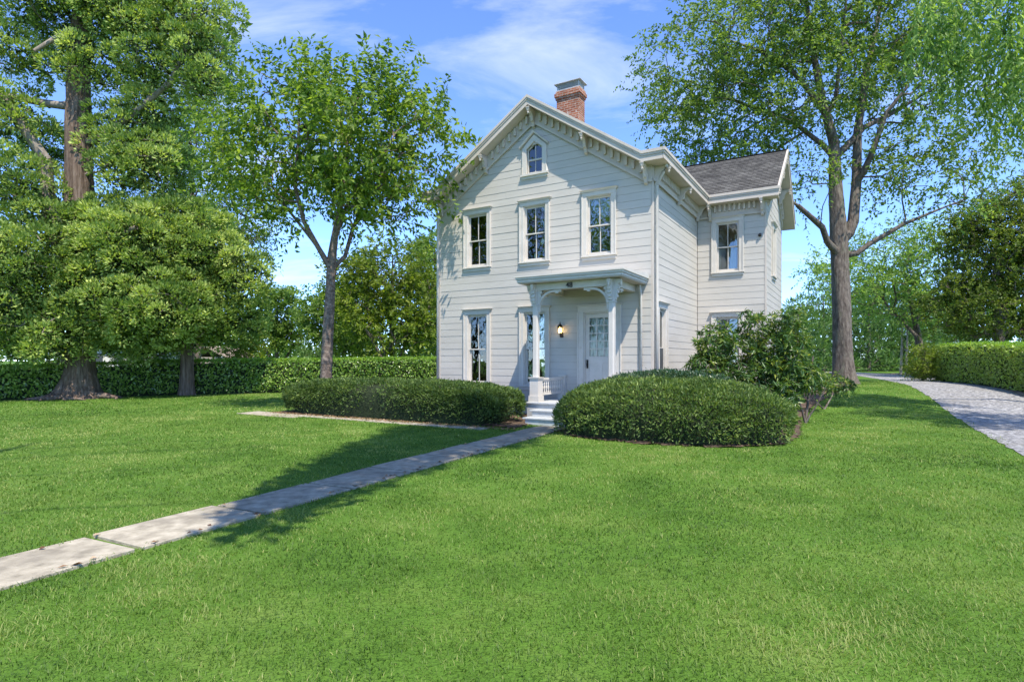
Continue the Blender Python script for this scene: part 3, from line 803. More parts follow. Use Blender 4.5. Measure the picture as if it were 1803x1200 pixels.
# ---- dentils and scroll brackets
dent = MB().box(-.035, .035, -.075, .0, -.22, 0).mesh('dentil'); dent.materials.append(M['paint'])
def put(me, name, loc, rz=0):
    o = mesh_obj(name, me, None, house, loc); o.rotation_euler = (0, 0, rz); return o
def bracket_mesh():
    # profile in (out, z), scrolled console with a pendant drop
    prof = [(0, 0), (.40, 0), (.40, -.06), (.385, -.10), (.35, -.105), (.335, -.075), (.30, -.07), (.25, -.10), (.20, -.16), (.17, -.23), (.165, -.29), (.15, -.33), (.11, -.34), (.09, -.38), (.075, -.46), (.0, -.50)]
    mb = MB(); mb.prism([(-p[0], p[1]) for p in prof], -.042, .042, 'x')
    mb.v = [(v[0], v[1], v[2]) for v in mb.v]
    mb.lathe([(.012, -.20), (.03, -.175), (.036, -.15), (.022, -.125), (.04, -.105), (.042, -.06)], (0, -.355, 0), 8)
    mb.box(-.055, .055, -.41, 0, -.028, -.001)
    me = mb.mesh('bracket'); me.materials.append(M['paint']); return me
brk = bracket_mesh()
def sofz(x): return PK - SL * abs(x - XC) - .255 if abs(x - XC) < abs(XC + .11) else ZB - .255
for s in (1, -1):
    for k in range(1, 17):
        x = XC + s * (k * .2 + .02)
        if k == 8 or abs(x - XC) > 3.25: continue
        put(dent, 'dentil', (x, -.063, sofz(x) - .035))
    for xx in (1.66, 3.36):
        x = XC + s * xx
        put(brk, 'bracket', (x, -.063, sofz(x) - (.03 if xx < 3 else .0)))
put(brk, 'bracket', (XC, -.063, sofz(XC) - .06))
for k in range(1, 33):
    y = k * .15 + .02
    if y > L1 - .12 or abs(y - 2.42) < .1 or abs(y - .15) < .1: continue
    put(dent, 'dentil', (.063, y, ZB - .252), R(90))
for y in (.16, 2.42, L1 - .28):
    put(brk, 'bracket', (.063, y, ZB - .252), R(90))
for k in range(0, 10):
    x = .62 + k * .15
    if x > WX - .2: continue
    put(dent, 'dentil', (x, L1 - .063, WZ - .252))
for x in (.46, WX - .06):
    put(brk, 'bracket', (x, L1 - .063, WZ - .252))
for k in range(1, 11):
    for s in (1, -1):
        y = yr + s * (k * .2)
        put(dent, 'dentil', (WX + .061, y, WPK - .27 - WSL * abs(y - yr) - .03), R(90))
for y in (L1 + .1, yr - 1.1, yr, yr + 1.1):
    put(brk, 'bracket', (WX + .061, y, WPK - .27 - WSL * abs(y - yr) - .04), R(90))

# ---- chimney
def box_uv(quads, x0, x1, y0, y1, z0, z1):
    for P, w in ((((x0, y0), (x1, y0)), x1 - x0), (((x1, y0), (x1, y1)), y1 - y0), (((x1, y1), (x0, y1)), x1 - x0), (((x0, y1), (x0, y0)), y1 - y0)):
        a, b = P
        quads.append(([(*a, z0), (*b, z0), (*b, z1), (*a, z1)], [(a[0] + a[1], z0), (a[0] + a[1] + w, z0), (a[0] + a[1] + w, z1), (a[0] + a[1], z1)]))
    quads.append(([(x0, y0, z1), (x1, y0, z1), (x1, y1, z1), (x0, y1, z1)], [(x0, y0), (x1, y0), (x1, y1), (x0, y1)]))
    quads.append(([(x0, y1, z0), (x1, y1, z0), (x1, y0, z0), (x0, y0, z0)], [(x0, y1), (x1, y1), (x1, y0), (x0, y0)]))
q = []
c0, c1, d0, d1 = XC - .36, XC + .44, 2.15, 2.60
box_uv(q, c0, c1, d0, d1, 8.4, 10.10)
box_uv(q, c0 - .03, c1 + .03, d0 - .03, d1 + .03, 10.10, 10.18)
box_uv(q, c0 - .06, c1 + .06, d0 - .06, d1 + .06, 10.18, 10.30)
box_uv(q, c0 - .03, c1 + .03, d0 - .03, d1 + .03, 10.30, 10.38)
chim = uv_quads('chimney', q, M['brick'], house); chim['label'] = 'red brick chimney with corbelled top'
mb = MB()
mb.box(c0 - .02, c1 + .02, d0 - .02, d1 + .02, 10.382, 10.405)
for x in (c0 + .02, c1 - .02):
    for y in (d0 + .02, d1 - .02): mb.box(x - .012, x + .012, y - .012, y + .012, 10.405, 10.60)
for i in range(26):
    x = c0 + .03 + i * (c1 - c0 - .06) / 25
    mb.box(x - .004, x + .004, d0 + .005, d0 + .013, 10.405, 10.60); mb.box(x - .004, x + .004, d1 - .013, d1 - .005, 10.405, 10.60)
for i in range(13):
    y = d0 + .03 + i * (d1 - d0 - .06) / 12
    mb.box(c0 + .005, c0 + .013, y - .004, y + .004, 10.405, 10.60); mb.box(c1 - .013, c1 - .005, y - .004, y + .004, 10.405, 10.60)
mb.box(c0 - .07, c1 + .07, d0 - .07, d1 + .07, 10.60, 10.625)
mb.build('chimney_cap', M['tin'], chim)

# ---- downspouts
def downspout(pts, r=.04, n=8):
    mb = MB(); mb.tube(pts, r, n); return mb.build('downspout', M['trim'], house, smooth=True)
downspout([(.40, .05, ZB - .12), (.38, .07, ZB - .30), (.30, .1, ZB - .42), (.14, .17, ZB - .62), (.10, .18, ZB - .75), (.10, .18, 3.0), (.10, .18, .35)], .042)
downspout([(-W - .22, -.02, ZB - .2), (-W - .21, -.02, ZB - .32), (-W - .12, -.04, ZB - .58), (-W - .08, -.05, ZB - .75), (-W - .08, -.05, .3)], .042)
downspout([(-.26, -.16, 3.56), (-.26, -.16, 3.48), (-.26, -.10, 3.36), (-.26, -.065, 3.25), (-.26, -.065, .3)], .036)

# ---- porch
PZ = .50
porch = MB().box(-2.82, -.32, -1.76, -.031, PZ - .045, PZ).build('porch', M['step_paint'], house, bevel=.006)
porch['label'] = 'small entrance porch with bracketed posts'
mb = MB(); mb.box(-2.78, -.36, -1.72, -1.69, .02, PZ - .046); mb.box(-2.78, -2.75, -1.69, -.04, .02, PZ - .046); mb.box(-.39, -.36, -1.69, -.04, .02, PZ - .046)
mb.build('porch_skirt', M['step_paint'], porch)
for k, (y0, z) in enumerate(((-2.10, .335), (-2.46, .17))):
    mb = MB(); mb.box(-2.48 - .0 * k, -.62, y0 - .03, (-1.73, -2.07)[k], z - .035, z); mb.box(-2.42, -.68, y0, y0 + .03, (.02, 0.0)[k], z - .036)
    mb.build('step', M['step_paint'], porch, bevel=.004)
def column_mesh():
    mb = MB()
    mb.box(-.15, .15, -.15, .15, 0, .16); mb.box(-.125, .125, -.125, .125, .16, .60)
    mb.hexa([(-.15, -.15, .601), (.15, -.15, .601), (.15, .15, .601), (-.15, .15, .601), (-.16, -.16, .645), (.16, -.16, .645), (.16, .16, .645), (-.16, .16, .645)])
    c = .028; h = .078
    oc = [(-h, -h + c), (-h + c, -h), (h - c, -h), (h, -h + c), (h, h - c), (h - c, h), (-h + c, h), (-h, h - c)]
    mb.prism(oc, .646, 2.50, 'z')
    mb.box(-.10, .10, -.10, .10, 2.5, 2.535)
    mb.box(-.07, .07, -.07, .07, 2.535, 3.06)
    return mb.mesh('column')
cm = column_mesh(); cm.materials.append(M['trim'])
def console_mesh():
    prof = [(0, 0), (.17, 0), (.19, -.04), (.17, -.09), (.12, -.10), (.10, -.15), (.13, -.19), (.12, -.24), (.085, -.25), (.085, -.28), (.105, -.30), (.10, -.34), (.07, -.35), (.07, -.38), (.085, -.40), (.08, -.44), (.05, -.45), (.05, -.50), (.0, -.53)]
    mb = MB(); mb.prism([(-p[0], p[1]) for p in prof], -.045, .045, 'x'); mb.lathe([(.01, -.17), (.025, -.14), (.03, -.1), (.03, -.06)], (0, -.16, 0), 8)
    return mb.mesh('console')
com = console_mesh(); com.materials.append(M['trim'])
def arch_mesh():
    mb = MB(); n = 14; r0, r1 = .40, .455
    for i in range(n):
        a0, a1 = math.pi / 2 * i / n, math.pi / 2 * (i + 1) / n
        P = lambda r, a, y: (.45 - r * math.cos(a), y, -.46 + r * math.sin(a))
        mb.hexa([P(r0, a0, -.035), P(r0, a1, -.035), P(r0, a1, .035), P(r0, a0, .035), P(r1, a0, -.035), P(r1, a1, -.035), P(r1, a1, .035), P(r1, a0, .035)])
    mb.box(.44, .66, -.035, .035, -.058, -.005); mb.box(.50, .58, -.03, .03, -.095, -.058); mb.box(-.005, .05, -.035, .035, -.56, -.455)
    return mb.mesh('arch_brace')
arm = arch_mesh(); arm.materials.append(M['trim'])
BZ = 3.40
for x in (-2.6, -.50):
    c = mesh_obj('column', cm, None, porch, (x, -1.55, PZ))
    for rz in (0, R(90), R(-90)):
        dx, dy = math.sin(rz) * .071, -math.cos(rz) * .071
        o = mesh_obj('console', com, None, c, (dx, dy, 3.06)); o.rotation_euler = (0, 0, rz)
    s = 1 if x < -2 else -1
    o = mesh_obj('arch_brace', arm, None, porch, (x + s * .072, -1.55, BZ)); o.rotation_euler = (0, 0, 0 if s > 0 else R(180))
    o = mesh_obj('arch_brace', arm, None, porch, (x, -1.55 + .072, BZ)); o.rotation_euler = (0, 0, R(90))
    MB().box(x - .06, x + .06, -.15, -.035, PZ, 3.39).build('pilaster', M['trim'], porch) if False else None
mb = MB(); mb.box(-2.68, -.42, -1.635, -1.475, BZ + .001, 3.575); mb.box(-2.68, -2.52, -1.474, -.031, BZ + .001, 3.575); mb.box(-.58, -.42, -1.474, -.031, BZ + .001, 3.575)
mb.build('beam', M['trim'], porch, bevel=.004)
mb = MB(); mb.box(-2.95, -.13, -1.90, -.031, 3.577, 3.60); mb.build('ceiling', M['paint'], porch)
mb = MB(); mb.box(-2.97, -.11, -1.92, -.031, 3.602, 3.665); mb.build('roof_fascia', M['trim'], porch, bevel=.006)
mb = MB(); mb.box(-3.00, -.08, -1.95, -.031, 3.667, 3.72); mb.build('roof_moulding', M['trim'], porch, bevel=.006)
mb = MB(); mb.hexa([(-3.03, -1.98, 3.722), (-.05, -1.98, 3.722), (-.05, -.031, 3.722), (-3.03, -.031, 3.722), (-3.03, -1.98, 3.755), (-.05, -1.98, 3.755), (-.05, -.031, 3.86), (-3.03, -.031, 3.86)])
mb.build('porch_roof', M['trim'], porch)
# house number
def number(txt, size, loc):
    cu = bpy.data.curves.new('house_number', 'FONT'); cu.body = txt; cu.size = size; cu.extrude = .008; cu.align_x = 'CENTER'; cu.offset = .0015
    tmp = bpy.data.objects.new('tmp', cu); COL.objects.link(tmp)
    me = bpy.data.meshes.new_from_object(tmp)
    bpy.data.objects.remove(tmp)
    me.materials.clear(); me.materials.append(M['black'])
    o = mesh_obj('house_number', me, None, porch, loc); o.rotation_euler = (R(90), 0, 0); o['label'] = 'black house number 48'
number('48', .19, (-1.60, -1.648, 3.425))
# side railing on the left
mb = MB(); mb.box(-2.56, -2.49, -1.42, -.16, 1.07, 1.12); mb.box(-2.55, -2.50, -1.42, -.16, 1.035, 1.068); mb.box(-2.55, -2.50, -1.42, -.16, .665, .72)
rail = mb.build('railing', M['trim'], porch)
mb = MB()
mb.box(-2.60, -2.45, -.16, -.032, PZ, 1.13)
mb.box(-2.63, -2.42, -.2, -.032, 1.131, 1.17); mb.box(-2.62, -2.43, -.24, -.032, PZ, .69)
mb.build('newel', M['trim'], porch)
bal = MB(); bal.lathe([(.020, 0), (.026, .03), (.012, .06), (.024, .12), (.03, .16), (.014, .20), (.024, .24), (.02, .28), (.012, .31), (.022, .33)], (0, 0, 0), 8)
bme = bal.mesh('baluster', smooth=True); bme.materials.append(M['trim'])
for k in range(11):
    o = mesh_obj('baluster', bme, None, rail, (-2.525, -1.34 + k * .113, .715))
# right railing (mostly behind the shrub)
mb = MB(); mb.box(-.56, -.49, -1.42, -.16, 1.07, 1.12); mb.box(-.55, -.50, -1.42, -.16, 1.035, 1.068); mb.box(-.55, -.50, -1.42, -.16, .665, .72)
rail2 = mb.build('railing', M['trim'], porch)
for k in range(11): mesh_obj('baluster', bme, None, rail2, (-.525, -1.34 + k * .113, .715))

# ---- front door
T = face_front
mb = MB(T)
for a, b in ((-2.085, -1.92), (-.98, -.815)): mb.box(a, b, 0, .06, PZ, 2.92)
mb.box(-2.085, -.815, 0, .064, 2.921, 3.09)
for a, b in ((-2.10, -2.06), (-.84, -.80)): mb.box(a, b, .061, .085, PZ, 2.92)
mb.box(-2.12, -.78, 0, .10, 3.091, 3.125)
mb.box(-1.92, -.98, -.14, .03, PZ - .0, PZ + .03)
for a, b in ((-1.92, -1.89), (-1.01, -.98)): mb.box(a, b, -.14, .02, PZ + .031, 2.92)
mb.box(-1.89, -1.01, -.14, .02, 2.88, 2.92)
door = mb.build('door', M['trim'], house, bevel=.004); door['label'] = 'white front door with fifteen small panes'
mb = MB(T)
dx0, dx1, dz0, dz1 = -1.886, -1.014, PZ + .035, 2.877
gx0, gx1, gz0, gz1 = -1.775, -1.125, 1.69, 2.76
mb.box(dx0, gx0, -.09, -.045, dz0, dz1); mb.box(gx1, dx1, -.09, -.045, dz0, dz1)
mb.box(gx0, gx1, -.09, -.045, gz1, dz1); mb.box(gx0, gx1, -.09, -.045, gz0 - .2, gz0); mb.box(gx0, gx1, -.09, -.045, dz0, dz0 + .2)
mb.box(gx0, gx1, -.082, -.062, dz0 + .2, gz0 - .2); mb.box(-1.50, -1.40, -.061, -.045, dz0 + .2, gz0 - .2)
for i in (1, 2):
    x = gx0 + (gx1 - gx0) * i / 3; mb.box(x - .014, x + .014, -.085, -.05, gz0, gz1)
for j in range(1, 5):
    z = gz0 + (gz1 - gz0) * j / 5
    for i in range(3):
        a = gx0 + (gx1 - gx0) * i / 3 + (.014 if i else 0); b = gx0 + (gx1 - gx0) * (i + 1) / 3 - (.014 if i < 2 else 0)
        mb.box(a, b, -.085, -.05, z - .014, z + .014)
mb.build('door_leaf', M['trim'], door)
for i in range(3):
    for j in range(5):
        a = gx0 + (gx1 - gx0) * i / 3; b = gx0 + (gx1 - gx0) * (i + 1) / 3; z0 = gz0 + (gz1 - gz0) * j / 5; z1 = gz0 + (gz1 - gz0) * (j + 1) / 5
        MB(T).box(a + .012, b - .012, -.069, -.065, z0 + .012, z1 - .012).build('pane', M['door_glass'], door)
mb = MB(T); mb.box(-1.855, -1.805, -.045, -.03, 1.36, 1.60); mb.tube([(-1.83, -.03, 1.52), (-1.83, .02, 1.52), (-1.83, .02, 1.42), (-1.83, -.02, 1.38)], .011, 6); mb.lathe([(.016, -.01), (.016, .01)], (-1.83, .0, 1.57), 8)
mb.build('handle', M['black'], door)
V = []; Fc = []
for i in range(19):
    t = i / 18; V += [T(-1.78 + .62 * t, -.16 - .02 * math.sin(t * 26), 1.6), T(-1.78 + .66 * t, -.16 - .02 * math.sin(t * 26), 2.8)]
for i in range(18): Fc.append((2 * i, 2 * i + 2, 2 * i + 3, 2 * i + 1))
me = bpy.data.meshes.new('curtain'); me.from_pydata(V, [], Fc); mesh_obj('curtain', me, M['curtain'], door)
mb = MB(T); mb.box(-2.0, -1.97, .061, .075, 1.9, 1.97); mb.build('bell_push', M['paint'], door)

# small black floodlight on the wing wall
mb = MB(face_wing); mb.lathe([(.03, -.02), (.05, .0), (.05, .05)], (WX - .14, .06, 5.55), 10); mb.box(WX - .17, WX - .11, .02, .06, 5.53, 5.63)
mb.build('wall_sensor', M['black'], house)

# ---- lit wall lantern beside the door
lx, lz = -2.59, 2.40
lwx = W2(lx, -.027)
lan = empty('wall_lantern', (lwx[0], lwx[1], lz - .14), HA)
tag(lan, 'small lit carriage lantern on the wall between window and front door', 'lantern')
mb = MB(); mb.box(-.045, .045, -.012, .0, -.03, .12); mb.tube([(0, -.01, .02), (0, -.06, -.01), (0, -.11, .0), (0, -.13, .04), (0, -.12, .075)], .011, 8)
mb.lathe([(.03, 0), (.03, .015)], (0, -.12, .075), 8)
mb.build('arm', M['bronze'], lan)
mb = MB(); cy = -.12; b0, t0 = .05, .075
for k in range(6):
    a = k * math.pi / 3
    mb.tube([(b0 * math.cos(a), cy + b0 * math.sin(a), .09), (t0 * math.cos(a), cy + t0 * math.sin(a), .27)], .006, 5)
mb.lathe([(.052, .085), (.055, .1)], (0, cy, 0), 6); mb.lathe([(.078, .262), (.095, .275), (.06, .32), (.03, .345), (.022, .36), (.01, .375), (.016, .39), (.004, .42)], (0, cy, 0), 6)
mb.build('cage', M['bronze'], lan)
mb = MB(); mb.lathe([(.012, .11), (.026, .14), (.03, .18), (.02, .23), (.006, .26)], (0, cy, 0), 10); mb.build('bulb', M['bulb'], lan, smooth=True)
mb = MB(); mb.lathe([(.046, .10), (.07, .262)], (0, cy, 0), 6); mb.build('glass_shade', M['glass'], lan)

#@@PLANTS
# ------------------------------------------------------------------ plants
def unit(v):
    return v / (np.linalg.norm(v, axis=-1, keepdims=True) + 1e-9)

def leaf_cards(P, D, Nn, L, Wd, fold=0.25, mid=0.45):
    """one folded leaf per row: base P, direction D, normal Nn, length L, width Wd -> verts, tri faces"""
    n = len(P)
    D = unit(D); S = unit(np.cross(D, Nn)); Nn = unit(np.cross(S, D))
    L = np.broadcast_to(L, (n,))[:, None]; Wd = np.broadcast_to(Wd, (n,))[:, None]
    m = P + D * L * mid
    v = np.stack([P, m - S * Wd / 2 + Nn * Wd * fold, P + D * L - Nn * L * 0.08, m + S * Wd / 2 + Nn * Wd * fold], 1).reshape(-1, 3)
    b = np.arange(n)[:, None] * 4
    f = np.concatenate([b + np.array([[0, 1, 2]]), b + np.array([[0, 2, 3]])], 1).reshape(-1, 3)
    return v, f

def blob(px, py, D, rx, rz, ry=None, w=1.0):
    """an ellipsoid of crown: centre in the view at distance D, half sizes rx, rz in photo pixels, ry in metres"""
    c = at(px, py, D); k = D / F_PX
    return (c.x, c.y, c.z, rx * k, ry if ry is not None else 0.85 * (rx + rz) / 2 * k, rz * k, w)

def sample_blobs(blobs, n, rng, shell=0.55):
    vol = np.array([(b[3] * b[4] * b[5]) ** 0.85 * b[6] for b in blobs]); vol /= vol.sum()
    k = rng.choice(len(blobs), n, p=vol)
    B = np.array(blobs)[k]
    d = unit(rng.normal(size=(n, 3)))
    r = (shell + (1 - shell) * rng.random(n)) ** 0.6
    r = np.where(rng.random(n) < .3, rng.random(n) ** .33, r)
    return B[:, :3] + d * r[:, None] * B[:, 3:6], B[:, :3], B

def skeleton(trunks, targets, rng, step=0.5, plen=0.25, bend=0.35, up=0.25):
    """trunks: list of polylines [(x,y,z,r)...]; returns nodes, parents, radius floor, tip index"""
    pos, par, rad, dirs, pl = [], [], [], [], []
    for ti, tr in enumerate(trunks):
        P = np.array(tr, float)
        prev = -1
        if ti > 0:
            A = np.array(pos); prev = int(np.argmin(np.linalg.norm(A - P[0, :3], axis=1)))
        for k in range(len(P) - 1):
            m = max(1, int(np.linalg.norm(P[k + 1, :3] - P[k, :3]) / step))
            for j in range(m):
                t = j / m
                if ti > 0 and k == 0 and j == 0: continue
                q = P[k] * (1 - t) + P[k + 1] * t
                pos.append(q[:3]); rad.append(q[3]); par.append(prev)
                dirs.append(unit(P[k + 1, :3] - P[k, :3])); pl.append(0 if prev < 0 else pl[prev] + step)
                prev = len(pos) - 1
        pos.append(P[-1, :3]); rad.append(P[-1, 3]); par.append(prev); dirs.append(dirs[-1]); pl.append(pl[prev] + step); prev = len(pos) - 1
    ntr = len(pos)
    cap = 200000
    A = np.zeros((len(pos) + len(targets) * 40, 3)); A[:ntr] = pos
    PLn = np.zeros(len(A)); PLn[:ntr] = pl
    # lowest part of the trunk gives no branches
    z0 = trunks[0][0][2]; zmin = min(t[2] for t in targets) if len(targets) else 0
    block = np.zeros(len(A)); block[:ntr] = np.where(A[:ntr, 2] < max(zmin - 1.5, z0 + 0.15 * (A[:ntr, 2].max() - z0)), 50, 0)
    cnt = ntr
    d0 = np.array([np.min(np.linalg.norm(A[:ntr] - t, axis=1)) for t in targets])
    tips = []
    for i in np.argsort(d0):
        t = targets[i]
        v = t - A[:cnt]; ds = np.linalg.norm(v, axis=1)
        cost = ds + plen * PLn[:cnt] + np.where(v[:, 2] < -0.1, 0.6 * (-v[:, 2]), 0) + block[:cnt]
        j = int(np.argmin(cost)); p = A[j]; L = ds[j]
        if L < .05: continue
        dj = np.array(dirs[j]); c = p + unit(dj + np.array([0, 0, up])) * L * bend
        m = max(2, int(L / step) + 1); prev = j
        for k in range(1, m + 1):
            s = k / m
            q = (1 - s) ** 2 * p + 2 * s * (1 - s) * c + s * s * t
            if k < m: q = q + rng.normal(0, .03 * min(L, 2), 3)
            if cnt >= len(A): break
            A[cnt] = q; par.append(prev); rad.append(0); dirs.append(unit(q - A[prev])); PLn[cnt] = PLn[prev] + L / m
            prev = cnt; cnt += 1
        tips.append(prev)
    return A[:cnt], np.array(par), np.array(rad), np.array(tips, int), np.array(dirs)

def pipe_radius(par, floor, tips, r_tip, expo=0.42, ntr=0):
    n = len(par); c = np.zeros(n); c[tips] = 1
    for i in range(n - 1, -1, -1):
        if par[i] >= 0 and par[i] < i: c[par[i]] += c[i]
    r = r_tip * np.maximum(c, 1) ** expo
    r = np.where(floor > 0, floor, r)
    for i in range(n):                       # a branch is never thicker than what carries it
        if par[i] >= 0 and floor[i] <= 0: r[i] = min(r[i], r[par[i]] * 0.9)
    return r

def limb_mesh(A, par, r, n=6, rng=None):
    e = np.where(par >= 0)[0]
    p0, p1 = A[par[e]], A[e]; r0, r1 = r[par[e]], r[e]
    r0 = np.minimum(r0, r1 * 1.35)
    d = unit(p1 - p0); ref = np.where(np.abs(d[:, 2:3]) > .9, np.array([[1., 0, 0]]), np.array([[0, 0, 1.]]))
    a = unit(np.cross(d, ref)); b = np.cross(d, a)
    th = np.arange(n) * 2 * np.pi / n
    ring = a[:, None, :] * np.cos(th)[None, :, None] + b[:, None, :] * np.sin(th)[None, :, None]
    V0 = p0[:, None] - d[:, None] * (r0 * .3)[:, None, None] + ring * r0[:, None, None]; V1 = p1[:, None] + ring * r1[:, None, None]
    V = np.concatenate([V0, V1], 1).reshape(-1, 3)
    k = np.arange(n); base = np.arange(len(e))[:, None, None] * 2 * n
    f = np.stack([k, (k + 1) % n, (k + 1) % n + n, k + n], -1)[None] + base
    return V, f.reshape(-1, 4)

def trunk_mesh(line, n=22, flare=1.6, flare_h=0.7, lobes=5, seed=0, rough=.06):
    """closed tapering trunk with root flare and uneven bark outline"""
    rng = np.random.default_rng(seed)
    P = np.array(line, float); seg = np.linalg.norm(np.diff(P[:, :3], axis=0), axis=1); s = np.concatenate([[0], np.cumsum(seg)])
    m = max(10, int(s[-1] / .14)); t = np.linspace(0, s[-1], m)
    C = np.stack([np.interp(t, s, P[:, k]) for k in range(4)], -1)
    ph = rng.uniform(0, 6.28, 8); th = np.arange(n) * 2 * np.pi / n
    V = []
    for i in range(m):
        fl = (flare - 1) * math.exp(-t[i] / flare_h * 2.2)
        w = 1 + fl * (0.65 + 0.35 * np.cos(lobes * th + ph[0])) + rough * np.sin(3 * th + ph[1] + t[i] * .9) + rough * .7 * np.sin(7 * th + ph[2] - t[i] * 1.7) + rng.normal(0, rough * .3, n)
        rr = C[i, 3] * w
        V.append(np.stack([C[i, 0] + rr * np.cos(th), C[i, 1] + rr * np.sin(th), np.full(n, C[i, 2])], -1))
    V = np.concatenate(V); i = np.arange(m * n).reshape(m, n)
    f = np.stack([i[:-1], np.roll(i[:-1], -1, 1), np.roll(i[1:], -1, 1), i[1:]], -1).reshape(-1, 4)
    return V, f

def shoots(tips, cen, rng, per, length, nleaf, leafL, leafW, up=.35, out=.7, droop=.25, spread=.9, flat=.4, tint_sd=.2, tint0=.45, jit=.35):
    """leafy shoots at every tip; returns leaf arrays"""
    n = len(tips)
    P = np.repeat(tips, per, 0); C = np.repeat(cen, per, 0); k = len(P)
    dirs = unit(unit(P - C) * out + np.array([0, 0, up]) + rng.normal(0, spread, (k, 3)) * .6)
    start = P + rng.normal(0, length * jit, (k, 3)); ln = length * rng.uniform(.6, 1.3, k)
    ctint = np.repeat(rng.normal(tint0, tint_sd * .6, n), per)
    s = (np.arange(nleaf) + .5) / nleaf
    Q = start[:, None] + dirs[:, None] * (ln[:, None] * s[None])[..., None] - np.array([0, 0, 1.]) * (droop * ln[:, None] * s[None] ** 2)[..., None]
    Q = Q.reshape(-1, 3); m = len(Q)
    D0 = np.repeat(dirs, nleaf, 0)
    side = unit(np.cross(D0, rng.normal(size=(m, 3))))
    D = unit(side * .95 + D0 * .55 + rng.normal(0, .25, (m, 3)) - np.array([0, 0, droop]))
    Nn = unit(np.array([0, 0, 1.]) * flat + rng.normal(0, .6, (m, 3)))
    sc_ = rng.uniform(.7, 1.25, m)
    V, f = leaf_cards(Q, D, Nn, leafL * sc_, leafW * sc_)
    tint = np.repeat(ctint, nleaf) + rng.normal(0, tint_sd, m)
    return V, f, np.repeat(np.clip(tint, 0, 1), 2)

def broad_tree(name, label, trunks, blobs, ntips, leaf, bark, rng_seed, per=4, length=.7, nleaf=9, leafL=.13, leafW=.06, r_tip=.012, step=.5, flare=1.5, flare_h=.7, group=None, up=.35, droop=.25, shell=.5, plen=.25, expo=.42, trunk_n=22, cat='tree', spread=.9, out=.7, tint0=.45, nsides=6, rough=.06, lobes=5, jit=.35):
    rng = np.random.default_rng(rng_seed)
    base = Vector(trunks[0][0][:3])
    tg, cen, _ = sample_blobs(blobs, ntips, rng, shell)
    tg[:, 2] = np.maximum(tg[:, 2], base.z + .3)
    A, par, rad, tips, dirs = skeleton(trunks, tg, rng, step=step, plen=plen)
    r = pipe_radius(par, rad, tips, r_tip, expo)
    root = empty(name, base); tag(root, label, cat, group)
    off = np.array(base)
    Vt, ft = trunk_mesh(trunks[0], n=trunk_n, flare=flare, flare_h=flare_h, seed=rng_seed, rough=rough, lobes=lobes)
    np_mesh('trunk', Vt - off, ft, bark, root, smooth=True)
    ntr0 = 0
    keep = par.copy()
    # the first trunk is drawn by trunk_mesh already
    first = sum(max(1, int(np.linalg.norm(np.array(b[:3]) - np.array(a[:3])) / step)) for a, b in zip(trunks[0][:-1], trunks[0][1:])) + 1
    keep[:first] = -1
    Vl, fl = limb_mesh(A, keep, r, nsides)
    np_mesh('limbs', Vl - off, fl, bark, root, smooth=True)
    tp = A[tips]
    # centres for outward direction: middle of the nearest blob
    B = np.array(blobs); dd = np.linalg.norm((tp[:, None] - B[None, :, :3]) / B[None, :, 3:6], axis=2); cn = B[np.argmin(dd, 1), :3]
    V, f, t = shoots(tp, cn, rng, per, length, nleaf, leafL, leafW, up=up, droop=droop, spread=spread, out=out, tint0=tint0, jit=jit)
    np_mesh('crown', V - off, f, leaf, root, tint=t)
    return root

# ---- grass
def vnoise(X, Y, size, seed):
    """smooth random patches of the given size, 0..1"""
    G = np.random.default_rng(seed).random((97, 97))
    x = X / size + 40.37; y = Y / size + 40.71
    i = np.floor(x).astype(int); j = np.floor(y).astype(int); u = x - i; v = y - j
    u = u * u * (3 - 2 * u); v = v * v * (3 - 2 * v); i %= 96; j %= 96
    return G[i, j] * (1 - u) * (1 - v) + G[i + 1, j] * u * (1 - v) + G[i, j + 1] * (1 - u) * v + G[i + 1, j + 1] * u * v

